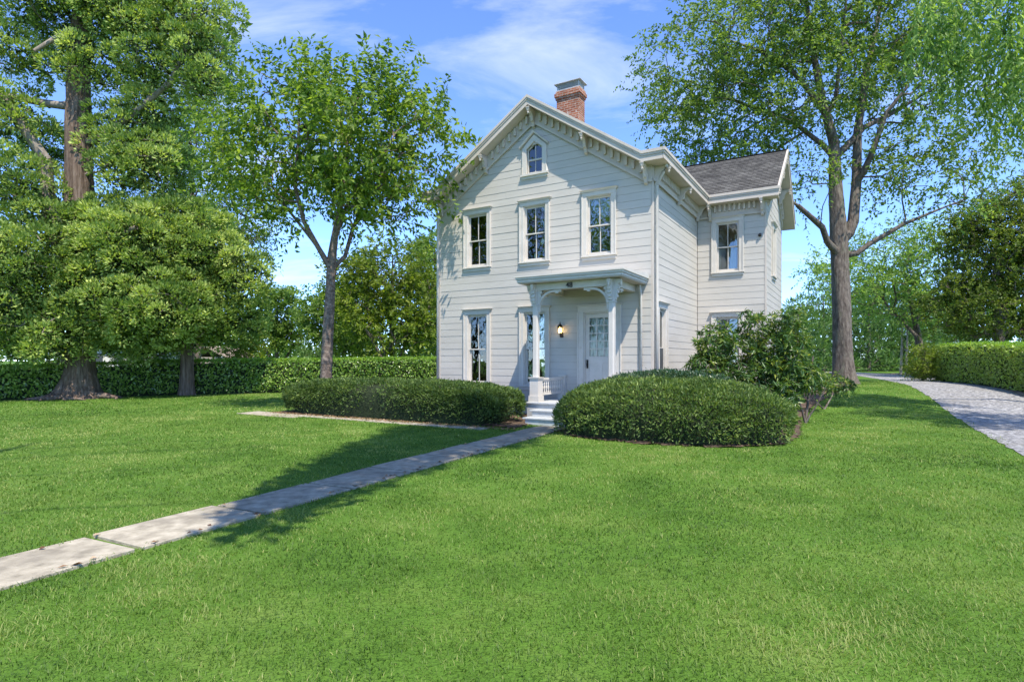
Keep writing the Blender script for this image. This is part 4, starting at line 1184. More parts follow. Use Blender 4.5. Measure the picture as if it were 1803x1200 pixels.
def make_grass():
    rng = np.random.default_rng(11)
    bl = []
    for (d0, d1, dens, hh, ww) in ((2.3, 4.5, 4700, .040, .0048), (4.5, 7.0, 2550, .041, .0067), (7.0, 11.0, 1300, .041, .0096), (11.0, 17.0, 660, .043, .0135), (17.0, 30.0, 210, .046, .024)):
        a = (d1 - d0) * (0.95 * (d0 + d1) + 3)
        n = int(a * dens)
        Y = d0 + (d1 - d0) * rng.random(n); X = (rng.random(n) * 2 - 1) * (0.95 * Y + 1.5)
        # keep density even across the trapezoid
        keep = rng.random(n) < (0.95 * Y + 1.5) / (0.95 * d1 + 1.5)
        bl.append(np.stack([X, Y, np.full(n, hh), np.full(n, ww)], -1)[keep])
    B = np.concatenate(bl); X, Y = B[:, 0], B[:, 1]
    lx_, ly_ = L2(X, Y)
    ok = ~poly_inside(X, Y, BED_L) & ~poly_inside(X, Y, BED_R)
    ok &= ~((lx_ > -11.2) & (lx_ < -2.7) & (ly_ > np.where(lx_ < -9.8, -4.34, -3.96) + .12 * (vnoise(X, Y, .5, 12) - .3)) & (ly_ < -3.5))
    ok &= ~((lx_ > -W - .1) & (lx_ < WX + .1) & (ly_ > -.05) & (ly_ < DEEP)) & ~((lx_ > -2.9) & (lx_ < -.3) & (ly_ > -2.55) & (ly_ < 0))
    P2 = np.stack([X - WK0.x, Y - WK0.y], -1); s = P2 @ np.array(wkd); w = P2 @ np.array(wkn)
    edge = WKW / 2 - .045 + rng.normal(0, .025, len(X)) - .07 * vnoise(X, Y, .35, 9) * (w < 0)
    ok &= ~((s > -.4) & (np.abs(w) < edge))
    dxl = drv_x(Y); dwx = drv_wx(Y)
    rag = rng.normal(0, .10, len(X)) + .12 * np.sin(Y * 2.3)
    ok &= ~((X > dxl + rag) & (X < dxl + dwx + 1.6))
    B = B[ok]; X, Y = B[:, 0], B[:, 1]; n = len(B)
    Z = g(X, Y)
    clump = vnoise(X, Y, .16, 1) + vnoise(X, Y, .4, 2) - 1.0
    h = B[:, 2] * rng.uniform(.55, 1.25, n) * (1 + .45 * clump)
    th = rng.uniform(0, 2 * np.pi, n); lean = rng.uniform(.15, 1.1, n)
    d = np.stack([np.cos(th) * lean, np.sin(th) * lean, np.ones(n)], -1); d = unit(d)
    P = np.stack([X, Y, Z - .004], -1)
    sd_ = unit(np.stack([-np.sin(th + rng.normal(0, .9, n)), np.cos(th), np.zeros(n)], -1))
    wv = (B[:, 3] * rng.uniform(.6, 1.3, n))[:, None]
    tipdir = unit(d + np.stack([np.cos(th), np.sin(th), -.5 * np.ones(n)], -1) * .55)
    m = P + d * (h * .55)[:, None]; tp = m + tipdir * (h * .6)[:, None]
    V = np.stack([P - sd_ * wv / 2, P + sd_ * wv / 2, m + sd_ * wv * .42, tp, m - sd_ * wv * .42], 1).reshape(-1, 3)
    b = np.arange(n)[:, None] * 5
    f = np.concatenate([b + np.array([[0, 1, 2]]), b + np.array([[0, 2, 4]]), b + np.array([[4, 2, 3]])], 1).reshape(-1, 3)
    patch = .8 * (vnoise(X, Y, 1.1, 3) - .5) + .7 * (vnoise(X, Y, 2.9, 4) - .5) + .5 * (vnoise(X, Y, .35, 5) - .5)
    tint = .42 + .7 * patch + .16 * clump + rng.normal(0, .16, n)
    dry = rng.random(n) < .03 + .5 * np.clip(vnoise(X, Y, .55, 6) * .6 + vnoise(X, Y, 1.6, 7) * .5 - .68, 0, 1) * 3
    tint = np.where(dry, 1.15, tint)
    o = np_mesh('grass', V, f, M['grass'], tint=np.repeat(tint, 3))
    tag(o, 'short mown grass blades covering the lawn', 'grass', kind='stuff')
    return n
ngrass = make_grass()

# ---- fallen leaves
def make_litter():
    rng = np.random.default_rng(21); pts = []
    def inpoly(poly, n):
        P = np.array(poly); lo, hi = P.min(0), P.max(0)
        q = lo + (hi - lo) * rng.random((n, 2)); return q[poly_inside(q[:, 0], q[:, 1], poly)]
    pts.append(inpoly(BED_L, 1400)); pts.append(inpoly(BED_R, 2600)); pts.append(inpoly([(float(a), float(b)) for a, b in VERGE], 9000))
    k = 120; s = rng.uniform(0, 14, k); sgn = np.where(rng.random(k) < .8, 1, -1)
    w = sgn * (WKW / 2 - np.abs(rng.normal(0, .05, k)))
    pts.append(np.stack([WK0.x + wkd.x * s - wkn.x * w * -1, WK0.y + wkd.y * s + wkn.y * w], -1))
    k = 900; xl = rng.uniform(-10.5, -2.0, k); yl = -3.60 - np.abs(rng.normal(0, .14, k))
    pts.append(np.array([W2(a, b) for a, b in zip(xl, yl)]))
    Q = np.concatenate(pts); n = len(Q)
    P = np.stack([Q[:, 0], Q[:, 1], g(Q[:, 0], Q[:, 1]) + .03 + rng.uniform(0, .012, n)], -1)
    th = rng.uniform(0, 6.28, n); D = np.stack([np.cos(th), np.sin(th), rng.normal(0, .12, n)], -1)
    Nn = np.array([0, 0, 1.]) + rng.normal(0, .22, (n, 3))
    V, f = leaf_cards(P, D, Nn, rng.uniform(.04, .075, n), rng.uniform(.025, .045, n), fold=.2)
    o = np_mesh('leaf_litter', V, f, M['dry_leaf'], tint=np.repeat(rng.uniform(0, 1, n), 2))
    tag(o, 'dry brown fallen leaves scattered on beds, path edges and verge', 'fallen leaves', kind='stuff')
make_litter()

# ---- clipped hedges and mounds: a dark inner body and a skin of leaves
def hedge_box(name, label, path, width, heights, mat_side, mat_top, dens, leafL, leafW, seed, group=None, right=False):
    """straight clipped hedge along path [(x,y)...] of its front foot; body goes to the back side"""
    rng = np.random.default_rng(seed)
    P = np.array(path, float); base = Vector((P[0, 0], P[0, 1], gz(*P[0])))
    root = empty(name, base); tag(root, label, 'hedge', group)
    off = np.array(base)
    seg = np.diff(P, axis=0); ln = np.linalg.norm(seg, axis=1); s = np.concatenate([[0], np.cumsum(ln)]); tot = s[-1]
    def pos(t): return np.stack([np.interp(t, s, P[:, 0]), np.interp(t, s, P[:, 1])], -1)
    def hh(t): return np.interp(t, s, heights)
    tdir = unit(P[-1] - P[0]); back = np.array([-tdir[1], tdir[0]])
    if (back[0] < 0) == right and right or (back[1] < 0 and not right): back = -back
    mb = MB(); m = max(2, int(tot / 1.5)); ts = np.linspace(.05, tot - .05, m)
    for a, b in zip(ts[:-1], ts[1:]):
        pa, pb = pos(a), pos(b); q = [pa + back * .1, pb + back * .1, pb + back * (width - .1), pa + back * (width - .1)]
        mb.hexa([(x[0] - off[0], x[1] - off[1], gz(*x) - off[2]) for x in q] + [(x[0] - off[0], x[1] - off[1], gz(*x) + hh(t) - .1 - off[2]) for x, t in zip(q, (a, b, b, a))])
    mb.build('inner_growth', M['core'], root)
    def skin(nm, n, kind, mat, lo=0.0):
        t = rng.random(n) * tot; p = pos(t); h = hh(t)
        if kind == 'front':
            v = rng.random(n); w = rng.normal(0, .045, n) + .04 * np.sin(t * 2.1) * np.sin(v * 5); nrm = np.concatenate([-back, [0.25]])
            z = .06 + v * (h - .05)
            # rounded foot and shoulder
            w = w + .12 * np.clip((v - .9) / .1, 0, 1) ** 2 + .10 * np.clip((.12 - v) / .12, 0, 1)
        elif kind == 'back':
            v = rng.random(n); w = width + rng.normal(0, .04, n); nrm = np.concatenate([back, [0.25]]); z = .06 + v * (h - .05)
        else:
            w = rng.random(n) * width; z = h + rng.normal(0, .03, n); nrm = np.array([0, 0, 1.])
        xy = p + back * w[:, None]
        Q = np.stack([xy[:, 0], xy[:, 1], g(xy[:, 0], xy[:, 1]) + z], -1)
        Nn = unit(nrm + rng.normal(0, .55, (n, 3))); D = unit(np.cross(Nn, rng.normal(size=(n, 3))) + nrm * .5 + np.array([0, 0, .35]))
        sc_ = rng.uniform(.7, 1.3, n)
        V, f = leaf_cards(Q, D, Nn, leafL * sc_, leafW * sc_, fold=.12)
        tint = np.clip(rng.normal(.45, .22, n), 0, 1)
        np_mesh(nm, V - off, f, mat, root, tint=np.repeat(tint, 2))
    A = tot * np.mean(heights)
    skin('leaves', int(A * dens), 'front', mat_side)
    skin('leaves', int(A * dens * .25), 'back', mat_side)
    skin('new_growth', int(tot * width * dens * .9), 'top', mat_top)
    # the two ends
    n = int(width * np.mean(heights) * dens)
    for e, sg in ((0.0, -1), (tot, 1)):
        p = pos(np.array([e]))[0]; w = rng.random(n) * width; v = rng.random(n); h = float(hh(e))
        xy = p + back * w[:, None] + tdir * (sg * rng.normal(0, .04, n))[:, None]
        Q = np.stack([xy[:, 0], xy[:, 1], g(xy[:, 0], xy[:, 1]) + .05 + v * h], -1)
        nrm = np.array([tdir[0] * sg, tdir[1] * sg, .25]); Nn = unit(nrm + rng.normal(0, .55, (n, 3))); D = unit(np.cross(Nn, rng.normal(size=(n, 3))) + nrm * .4)
        V, f = leaf_cards(Q, D, Nn, leafL * rng.uniform(.7, 1.3, n), leafW * rng.uniform(.7, 1.3, n), fold=.12)
        np_mesh('leaves', V - off, f, mat_side, root, tint=np.repeat(np.clip(rng.normal(.45, .22, n), 0, 1), 2))
    return root

hedge_box('laurel_hedge', 'long clipped laurel hedge behind the lawn on the left of the house', [(-30.0, 19.6), (-20.0, 22.6), (-14.7, 26.6), (-3.5, 31.0), (1.0, 32.4)], 1.3, [1.2, 1.28, 1.52, 1.66, 1.68], M['laurel'], M['laurel_top'], 330, .13, .065, 31)
hedge_box('laurel_hedge', 'clipped hedge along the gravel driveway on the right', [(17.2, 15.8), (19.0, 21.5), (20.4, 26.0), (21.2, 28.8)], 1.5, [1.72, 1.72, 1.78, 1.8], M['privet'], M['laurel_top'], 420, .11, .055, 32, right=True)

def mound_fn(cx, cy, rx, ry, h, pw=2.6, lump=.05, seed=0, top=.55):
    """rounded clipped shrub in house coordinates: returns sampler of surface points and normals"""
    ph = np.random.default_rng(seed).uniform(0, 6.28, 12)
    def R_(th):
        return 1 + lump * np.sin(3 * th + ph[0]) + lump * .8 * np.sin(5 * th + ph[1]) + lump * .5 * np.sin(9 * th + ph[2])
    def P_(th, v):
        """v 0 at the ground .. 1 at the crown"""
        a = v * np.pi / 2
        e = 2 / pw
        rr = np.cos(a) ** e * (1 - .06 * np.exp(-v * 14)); zz = np.sin(a) ** (e if top is None else top)
        lm = 1 + lump * .6 * np.sin(4 * th + 7 * v + ph[3]) * np.cos(3 * v * 3 + ph[4])
        q = np.abs(np.cos(th)) ** (2 / pw) * np.sign(np.cos(th)), np.abs(np.sin(th)) ** (2 / pw) * np.sign(np.sin(th))
        return cx + rx * rr * q[0] * R_(th) * lm, cy + ry * rr * q[1] * R_(th) * lm, h * zz * lm
    return P_

def mound(name, label, fn, dens_n, mat, leafL, leafW, seed, cat='shrub', twig=0, group=None, tint0=.45, upright=.3, core=.93):
    rng = np.random.default_rng(seed)
    th = np.linspace(0, 2 * np.pi, 49)[:-1]; vs = np.linspace(0, 1, 15)
    TH, VV = np.meshgrid(th, vs); x, y, z = fn(TH, VV)
    cx, cy = x[0].mean(), y[0].mean()
    wx, wy = W2(cx, cy); base = Vector((wx, wy, 0)); root = empty(name, base); tag(root, label, cat, group)
    def world(x, y, z):
        X = HC[0] + x * ca - y * sa; Y = HC[1] + x * sa + y * ca
        return np.stack([X, Y, z + g(X, Y)], -1)
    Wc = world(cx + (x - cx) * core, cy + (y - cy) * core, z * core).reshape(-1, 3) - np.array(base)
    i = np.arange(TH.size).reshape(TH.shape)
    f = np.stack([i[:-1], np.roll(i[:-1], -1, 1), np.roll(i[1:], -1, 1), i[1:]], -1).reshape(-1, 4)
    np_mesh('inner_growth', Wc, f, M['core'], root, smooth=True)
    n = dens_n
    th = rng.uniform(0, 2 * np.pi, n); v = rng.random(n) ** .9
    e = .01
    p = world(*fn(th, v)); pt = world(*fn(th + e, v)); pv = world(*fn(th, np.clip(v + e, 0, 1))); pv2 = world(*fn(th, np.clip(v - e, 0, 1)))
    nr = unit(np.cross(pt - p, pv - pv2)); ctr = np.array([wx, wy, .35]); flip = np.sum(nr * (p - ctr), 1) < 0; nr[flip] *= -1
    cl = np.sin(p[:, 0] * 6 + 3 * np.sin(p[:, 2] * 7)) * np.sin(p[:, 1] * 7 + 2 * p[:, 2] * 5)
    p = p + nr * (rng.normal(-.01, .028, n) + .03 * cl)[:, None]
    D = unit(nr * .75 + np.array([0, 0, upright]) + rng.normal(0, .55, (n, 3))); Nn = unit(nr * .5 + np.array([0, 0, .6]) + rng.normal(0, .5, (n, 3)))
    s_ = rng.uniform(.65, 1.35, n)
    V, f = leaf_cards(p, D, Nn, leafL * s_, leafW * s_, fold=.1)
    tint = np.clip(tint0 + .16 * cl + rng.normal(0, .17, n), 0, 1)
    np_mesh('foliage', V - np.array(base), f, mat, root, tint=np.repeat(tint, 2))
    if twig:
        k = twig; th = rng.uniform(0, 2 * np.pi, k); v = .35 + .65 * rng.random(k); q = world(*fn(th, v)) - np.array(base)
        D = unit(rng.normal(0, .5, (k, 3)) + np.array([0, 0, 1.])); V, f = leaf_cards(q - D * .03, D, rng.normal(size=(k, 3)), .09, .008, fold=.1)
        np_mesh('bare_twigs', V, f, M['twig'], root)['kind'] = 'stuff'
    return root

mound('yew_hedge', 'long low clipped yew hedge in front of the left side of the house', mound_fn(-6.62, -2.55, 4.08, 1.05, .97, pw=4.2, lump=.025, seed=1, top=.42), 64000, M['yew'], .074, .024, 41, cat='hedge', twig=900)
mound('yew_shrub', 'wide clipped yew shrub wrapping the front of the domed bush right of the steps', mound_fn(1.1, -2.5, 2.45, 1.75, 1.16, pw=2.35, lump=.03, seed=2, top=.6), 56000, M['yew'], .074, .024, 42, tint0=.5, twig=700)
mound('domed_shrub', 'dark domed clipped bush rising behind the yew right of the steps', mound_fn(1.0, -2.1, 2.05, 1.42, 1.30, pw=2.2, lump=.025, seed=3, top=.66), 26000, M['box'], .055, .026, 43, twig=1800)

# ---- rhododendrons at the wing corner
def rhodo(label, base_xy, stems, blobs, seed, ntips=120, leaf='rhodo', per=3, nleaf=9, leafL=.15, leafW=.04, length=.16):
    x, y = base_xy; z = gz(x, y)
    trunks = [[(x, y, z, .035), (x + stems[0][0] * .5, y + stems[0][1] * .5, z + stems[0][2] * .5, .028), (x + stems[0][0], y + stems[0][1], z + stems[0][2], .016)]]
    for s in stems[1:]:
        trunks.append([(x, y, z + .05, .03), (x + s[0] * .5, y + s[1] * .5, z + s[2] * .45, .022), (x + s[0], y + s[1], z + s[2], .013)])
    return broad_tree('rhododendron', label, trunks, blobs, ntips, M[leaf], M['bark'], seed, per=per, length=length, nleaf=nleaf, leafL=leafL, leafW=leafW, r_tip=.005, step=.2, flare=1.2, flare_h=.2, cat='shrub', up=.2, droop=.55, spread=1.2, nsides=5, shell=.3, trunk_n=8)
rhodo('leafy dark rhododendron against the inner corner of the wing', (5.75, 15.3), [(-.5, .2, 1.6), (.3, .3, 1.4), (-.2, -.4, 1.0)], [blob(1258, 605, 15.4, 36, 38, .55), blob(1245, 645, 15.2, 28, 30, .5), blob(1300, 630, 15.3, 40, 45, .6), blob(1290, 665, 14.9, 45, 25, .5)], 51, ntips=170, leafL=.17, leafW=.042)
rhodo('tall leggy rhododendron with bare stems in front of the wing', (6.9, 15.4), [(-.2, .1, 2.2), (.25, .1, 1.9), (.5, -.3, 1.2)], [blob(1320, 550, 15.4, 14, 16, .25), blob(1335, 575, 15.4, 38, 26, .4), blob(1355, 620, 15.3, 40, 40, .6, 1.3), blob(1350, 665, 14.9, 50, 35, .6, 1.3)], 52, ntips=150, leafL=.17, leafW=.042)
rhodo('broad rhododendron with yellowing leaves at the lawn edge', (7.4, 14.6), [(.3, .2, 1.7), (-.3, 0, 1.2), (.4, -.2, .9)], [blob(1390, 590, 15.0, 28, 48, .5), blob(1395, 645, 14.6, 38, 48, .6, 1.4), blob(1375, 690, 14.2, 28, 28, .5)], 53, ntips=180, leafL=.17, leafW=.042)
rhodo('low sparse shrub at the foot of the tall tree', (9.6, 17.8), [(.3, .1, .4), (-.4, 0, .4)], [blob(1430, 672, 17.3, 32, 16, .5), blob(1475, 676, 18.4, 28, 13, .5)], 54, ntips=110, leafL=.11)

# ---- young cherry in front of the house
def P4(px, py, D, r): c = at(px, py, D); return (c.x, c.y, c.z, r)
cb_ = at(572, 0, 18.0)
broad_tree('cherry_tree', 'vase-shaped cherry tree rising out of the left yew hedge',
    [[(cb_.x - .0, 18.0, 0, .19), P4(576, 600, 18.0, 0.166), P4(582, 500, 18.0, 0.143), P4(585, 450, 18.0, 0.132), P4(592, 400, 17.9, 0.091), P4(606, 330, 17.7, 0.068), P4(612, 250, 17.6, 0.038)],
     [P4(584, 465, 18.0, 0.091), P4(560, 435, 17.8, 0.076), P4(535, 390, 17.5, 0.064), P4(520, 330, 17.3, 0.053), P4(526, 230, 17.2, 0.038), P4(528, 150, 17.2, 0.015)],
     [P4(588, 480, 18.0, 0.076), P4(608, 450, 18.2, 0.064), P4(622, 400, 18.5, 0.061), P4(645, 350, 18.7, 0.046), P4(690, 290, 19.0, 0.034), P4(730, 240, 19.2, 0.015)],
     [P4(590, 420, 17.9, 0.068), P4(615, 350, 17.3, 0.053), P4(640, 310, 16.8, 0.041), P4(690, 250, 16.4, 0.023)],
     [P4(560, 435, 17.8, 0.053), P4(500, 360, 18.6, 0.038), P4(440, 300, 19.3, 0.023)]],
    [blob(530, 230, 17.6, 95, 110, 2.2, 1.2), blob(620, 240, 17.6, 110, 110, 2.4, 1.2), blob(700, 260, 17.6, 85, 95, 1.9), blob(455, 275, 18.0, 70, 75, 1.6), blob(560, 340, 17.8, 130, 55, 2.2), blob(685, 350, 17.6, 70, 45, 1.5), blob(770, 235, 17.8, 40, 45, 1.0),
     blob(528, 150, 17.3, 12, 48, .3, 2.0), blob(590, 165, 17.4, 20, 45, .4, 2.0), blob(680, 165, 17.5, 28, 40, .5, 2.0), blob(745, 190, 17.6, 22, 40, .4, 2.0), blob(800, 200, 17.8, 28, 14, .4, 2.0), blob(795, 260, 17.8, 28, 18, .4, 1.5), blob(470, 150, 17.8, 30, 30, .5, 1.5), blob(415, 260, 18.2, 30, 30, .6, 1.2)],
    400, M['cherry_leaf'], M['cherry_bark'], 61, per=3, length=1.15, nleaf=17, leafL=.19, leafW=.082, r_tip=.010, step=.35, flare=1.25, flare_h=.4, droop=.3, up=.45, shell=.25, plen=.3, out=1.0, spread=.5, jit=.15)

# ---- the tall tree right of the house
tb = at(1487, 0, 26.7)
broad_tree('tall_tree', 'tall spreading shade tree with twin stems right of the house',
    [[(tb.x, 26.7, .45, .45), P4(1484, 600, 26.7, 0.400), P4(1480, 500, 26.7, 0.376), P4(1476, 400, 26.7, 0.360), P4(1472, 330, 26.7, 0.288), P4(1468, 250, 26.7, 0.224), P4(1448, 180, 26.5, 0.176), P4(1432, 90, 26.2, 0.120), P4(1420, 0, 26, 0.080), P4(1410, -80, 25.8, 0.040)],
     [P4(1485, 430, 26.7, 0.272), P4(1502, 390, 26.7, 0.240), P4(1508, 320, 26.8, 0.208), P4(1510, 230, 27, 0.176), P4(1525, 130, 27.2, 0.136), P4(1545, 40, 27.3, 0.096), P4(1560, -60, 27.5, 0.048)],
     [P4(1508, 330, 26.8, 0.160), P4(1535, 270, 26.0, 0.128), P4(1560, 200, 25.5, 0.096), P4(1600, 150, 25, 0.056)],
     [P4(1480, 270, 26.6, 0.160), P4(1520, 225, 27.2, 0.136), P4(1570, 200, 28, 0.104), P4(1620, 170, 28.5, 0.064), P4(1670, 140, 29, 0.032)],
     [P4(1465, 450, 26.5, 0.160), P4(1448, 400, 25.8, 0.136), P4(1405, 362, 25, 0.096), P4(1380, 345, 24.6, 0.048)],
     [P4(1490, 460, 26.7, 0.160), P4(1530, 430, 26.4, 0.128), P4(1590, 395, 26, 0.096), P4(1650, 370, 25.8, 0.056), P4(1700, 350, 25.6, 0.024)],
     [P4(1455, 200, 26.5, 0.128), P4(1400, 130, 26, 0.096), P4(1340, 90, 26, 0.072), P4(1280, 70, 26, 0.040)],
     [P4(1468, 270, 26.6, 0.128), P4(1390, 210, 27.5, 0.096), P4(1300, 180, 28, 0.064), P4(1230, 150, 28.3, 0.032)],
     [P4(1468, 200, 26.5, 0.096), P4(1480, 100, 25.5, 0.072), P4(1490, 0, 25, 0.040)]],
    [blob(1215, 120, 27, 85, 90, 3), blob(1300, 210, 27.3, 110, 90, 3.2), blob(1330, 60, 26.5, 110, 100, 3.2), blob(1440, -20, 26.2, 120, 110, 3.4), blob(1420, 150, 26.5, 100, 90, 3.2, .7), blob(1560, 20, 27, 120, 110, 3.4), blob(1600, 160, 27.5, 95, 70, 3.0), blob(1650, 60, 27, 60, 70, 2.4),
     blob(1180, 210, 27.5, 40, 60, 2), blob(1250, 275, 28, 60, 35, 2.4), blob(1560, 290, 27, 55, 45, 2.2, .6), blob(1640, 320, 26, 80, 60, 2.4), blob(1420, 330, 26, 45, 40, 1.8, .6), blob(1700, 250, 26.5, 45, 60, 2)],
    900, M['tulip_leaf'], M['bark'], 62, per=5, length=1.1, nleaf=14, leafL=.175, leafW=.09, r_tip=.014, step=.55, flare=1.55, flare_h=.9, droop=.35, shell=.35, plen=.22, up=.3, rough=.05)

# ---- weeping tree at the right edge
def weeping_tree():
    rng = np.random.default_rng(63)
    base = Vector((19.6, 13.4, gz(19.6, 13.4)))
    root = empty('weeping_tree', base); tag(root, 'weeping tree with long hanging leafy strands at the upper right edge', 'tree')
    off = np.array(base)
    line = [(base.x, base.y, base.z, .34), (base.x + .1, base.y + .1, base.z + 3, .28), (base.x - .3, base.y + .6, base.z + 6.5, .22), (base.x - 1.2, base.y + 1.0, base.z + 10, .12)]
    V, f = trunk_mesh(line, n=14, seed=63); np_mesh('trunk', V - off, f, M['bark'], root, smooth=True)
    heads = []
    B = [blob(1760, -30, 15, 75, 70, 1.6), blob(1680, -20, 15.5, 55, 60, 1.4), blob(1790, 50, 14.5, 50, 60, 1.4), blob(1860, 40, 15, 90, 90, 2), blob(1720, 90, 15, 40, 40, 1.0), blob(1930, 80, 14.5, 110, 110, 2), blob(1770, 150, 14.8, 45, 40, 1.2), blob(1640, 30, 15.5, 30, 40, .8)]
    tg, cen, _ = sample_blobs(B, 150, rng, .2)
    A, par, rad, tips, dirs = skeleton([line], tg, rng, step=.5, plen=.2)
    r = pipe_radius(par, rad, tips, .012)
    keep = par.copy(); keep[:19] = -1
    Vl, fl = limb_mesh(A, keep, r, 6); np_mesh('limbs', Vl - off, fl, M['bark'], root, smooth=True)
    T = A[tips]; P = np.repeat(T, 4, 0); k = len(P); m = 18
    d0 = unit(np.concatenate([rng.normal(0, 1, (k, 2)), np.full((k, 1), .1)], 1)); ln = rng.uniform(1.0, 3.3, k)
    s = (np.arange(m) + .5) / m
    Q = P[:, None] + d0[:, None] * (.3 * np.sqrt(s))[None, :, None] - np.array([0, 0, 1.]) * (ln[:, None] * s[None] ** 1.3)[..., None]
    Q = Q.reshape(-1, 3); n = len(Q)
    D = unit(rng.normal(0, .55, (n, 3)) * np.array([1, 1, .35]) - np.array([0, 0, .75])); Nn = unit(rng.normal(0, .8, (n, 3)) + np.array([0, 0, .5]))
    sc_ = rng.uniform(.7, 1.3, n)
    V, f = leaf_cards(Q, D, Nn, .19 * sc_, .062 * sc_)
    np_mesh('crown', V - off, f, M['weep_leaf'], root, tint=np.repeat(np.clip(np.repeat(rng.normal(.45, .15, k), m) + rng.normal(0, .18, n), 0, 1), 2))
weeping_tree()

# ---- big conifers on the left (tufted sprays on drooping limbs)
def conifer(name, label, trunks, blobs, nclump, seed, spikes=46, R0=.5, flare=1.5, flare_h=1.0, ntips=200, spL=.30, spW=.055, tint0=.45, roots=None, mat='cedar_leaf', bark='red_bark', cat='tree', trunk_n=26, group=None, lobes=6, gap=1.0, inner=0):
    rng = np.random.default_rng(seed)
    base = Vector(trunks[0][0][:3]); off = np.array(base)
    root = empty(name, base); tag(root, label, cat, group)
    V, f = trunk_mesh(trunks[0], n=trunk_n, flare=flare, flare_h=flare_h, seed=seed, lobes=lobes, rough=.07)
    tr = np_mesh('trunk', V - off, f, M[bark], root, smooth=True)
    if roots:
        for (ang, ln, rr) in roots:
            mb = MB(); pts = []; rad = []
            for k in range(9):
                t = k / 8; d = .4 + ln * t
                a = ang + .25 * math.sin(t * 4 + ang * 3)
                pts.append((d * math.cos(a), d * math.sin(a), rr * .9 * (1 - t) ** 1.2 + .03 + .02 * math.sin(k * 2.1)))
                rad.append(rr * (1 - .8 * t))
            mb.tube(pts, rad, 8); mb.build('root', M[bark], tr, smooth=True)
    c1, c2, _ = sample_blobs(blobs, nclump * 6, rng, .5)
    keep_i = []; grid = {}
    dmin = R0 * gap
    for i in range(len(c1)):                 # puffs keep their distance, so gaps stay open between them
        key = tuple((c1[i] // dmin).astype(int))
        near = [j for a in (-1, 0, 1) for b in (-1, 0, 1) for c in (-1, 0, 1) for j in grid.get((key[0] + a, key[1] + b, key[2] + c), ())]
        if near and np.min(np.linalg.norm(c1[near] - c1[i], axis=1)) < dmin: continue
        grid.setdefault(key, []).append(i); keep_i.append(i)
        if len(keep_i) >= nclump: break
    tg, cen = c1[keep_i], c2[keep_i]; nclump = len(tg)
    sel = rng.choice(nclump, min(ntips, nclump), replace=False)
    A, par, rad, tips, dirs = skeleton(trunks, tg[sel], rng, step=.5, plen=.15, up=-.1)
    r = pipe_radius(par, rad, tips, .018, .42)
    keep = par.copy(); first = sum(max(1, int(np.linalg.norm(np.array(b[:3]) - np.array(a[:3])) / .5)) for a, b in zip(trunks[0][:-1], trunks[0][1:])) + 1; keep[:first] = -1
    Vl, fl = limb_mesh(A, keep, r, 6); np_mesh('limbs', Vl - off, fl, M['twig'] if bark == 'red_bark' else M[bark], root, smooth=True)
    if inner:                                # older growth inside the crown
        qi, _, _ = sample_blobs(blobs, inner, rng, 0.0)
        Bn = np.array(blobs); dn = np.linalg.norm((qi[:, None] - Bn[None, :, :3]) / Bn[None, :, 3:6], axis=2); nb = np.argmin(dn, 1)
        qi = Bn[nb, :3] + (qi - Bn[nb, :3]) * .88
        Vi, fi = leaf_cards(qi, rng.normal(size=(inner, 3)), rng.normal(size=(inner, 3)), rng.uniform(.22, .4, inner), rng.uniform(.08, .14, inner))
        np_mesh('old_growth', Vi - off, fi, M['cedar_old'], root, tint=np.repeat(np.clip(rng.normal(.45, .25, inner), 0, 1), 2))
    # clumps: hemispherical sprays of pointed fronds, aimed outward and up
    k = spikes; n = nclump
    axis = unit(unit(tg - cen) * .8 + np.array([0, 0, .75]) + rng.normal(0, .25, (n, 3)))
    rad_c = R0 * rng.uniform(.7, 1.2, n)
    d = unit(rng.normal(size=(n, k, 3)) + axis[:, None] * 1.15)
    q = tg[:, None] + d * (rad_c[:, None] * rng.uniform(.62, 1.0, (n, k)))[..., None] * np.array([1, 1, .85])
    q = q.reshape(-1, 3); d = d.reshape(-1, 3); m = len(q)
    D = unit(d + np.array([0, 0, .25]) + rng.normal(0, .32, (m, 3))); Nn = unit(rng.normal(size=(m, 3)) + d * .3)
    s_ = rng.uniform(.65, 1.3, m) * np.repeat(rad_c / R0, k) ** .5
    V, f = leaf_cards(q, D, Nn, spL * s_, spW * s_, fold=.2, mid=.55)
    tint = np.repeat(rng.normal(tint0, .2, n), k) + rng.normal(0, .14, m)
    np_mesh('crown', V - off, f, M[mat], root, tint=np.repeat(np.clip(tint, 0, 1), 2))
    return root

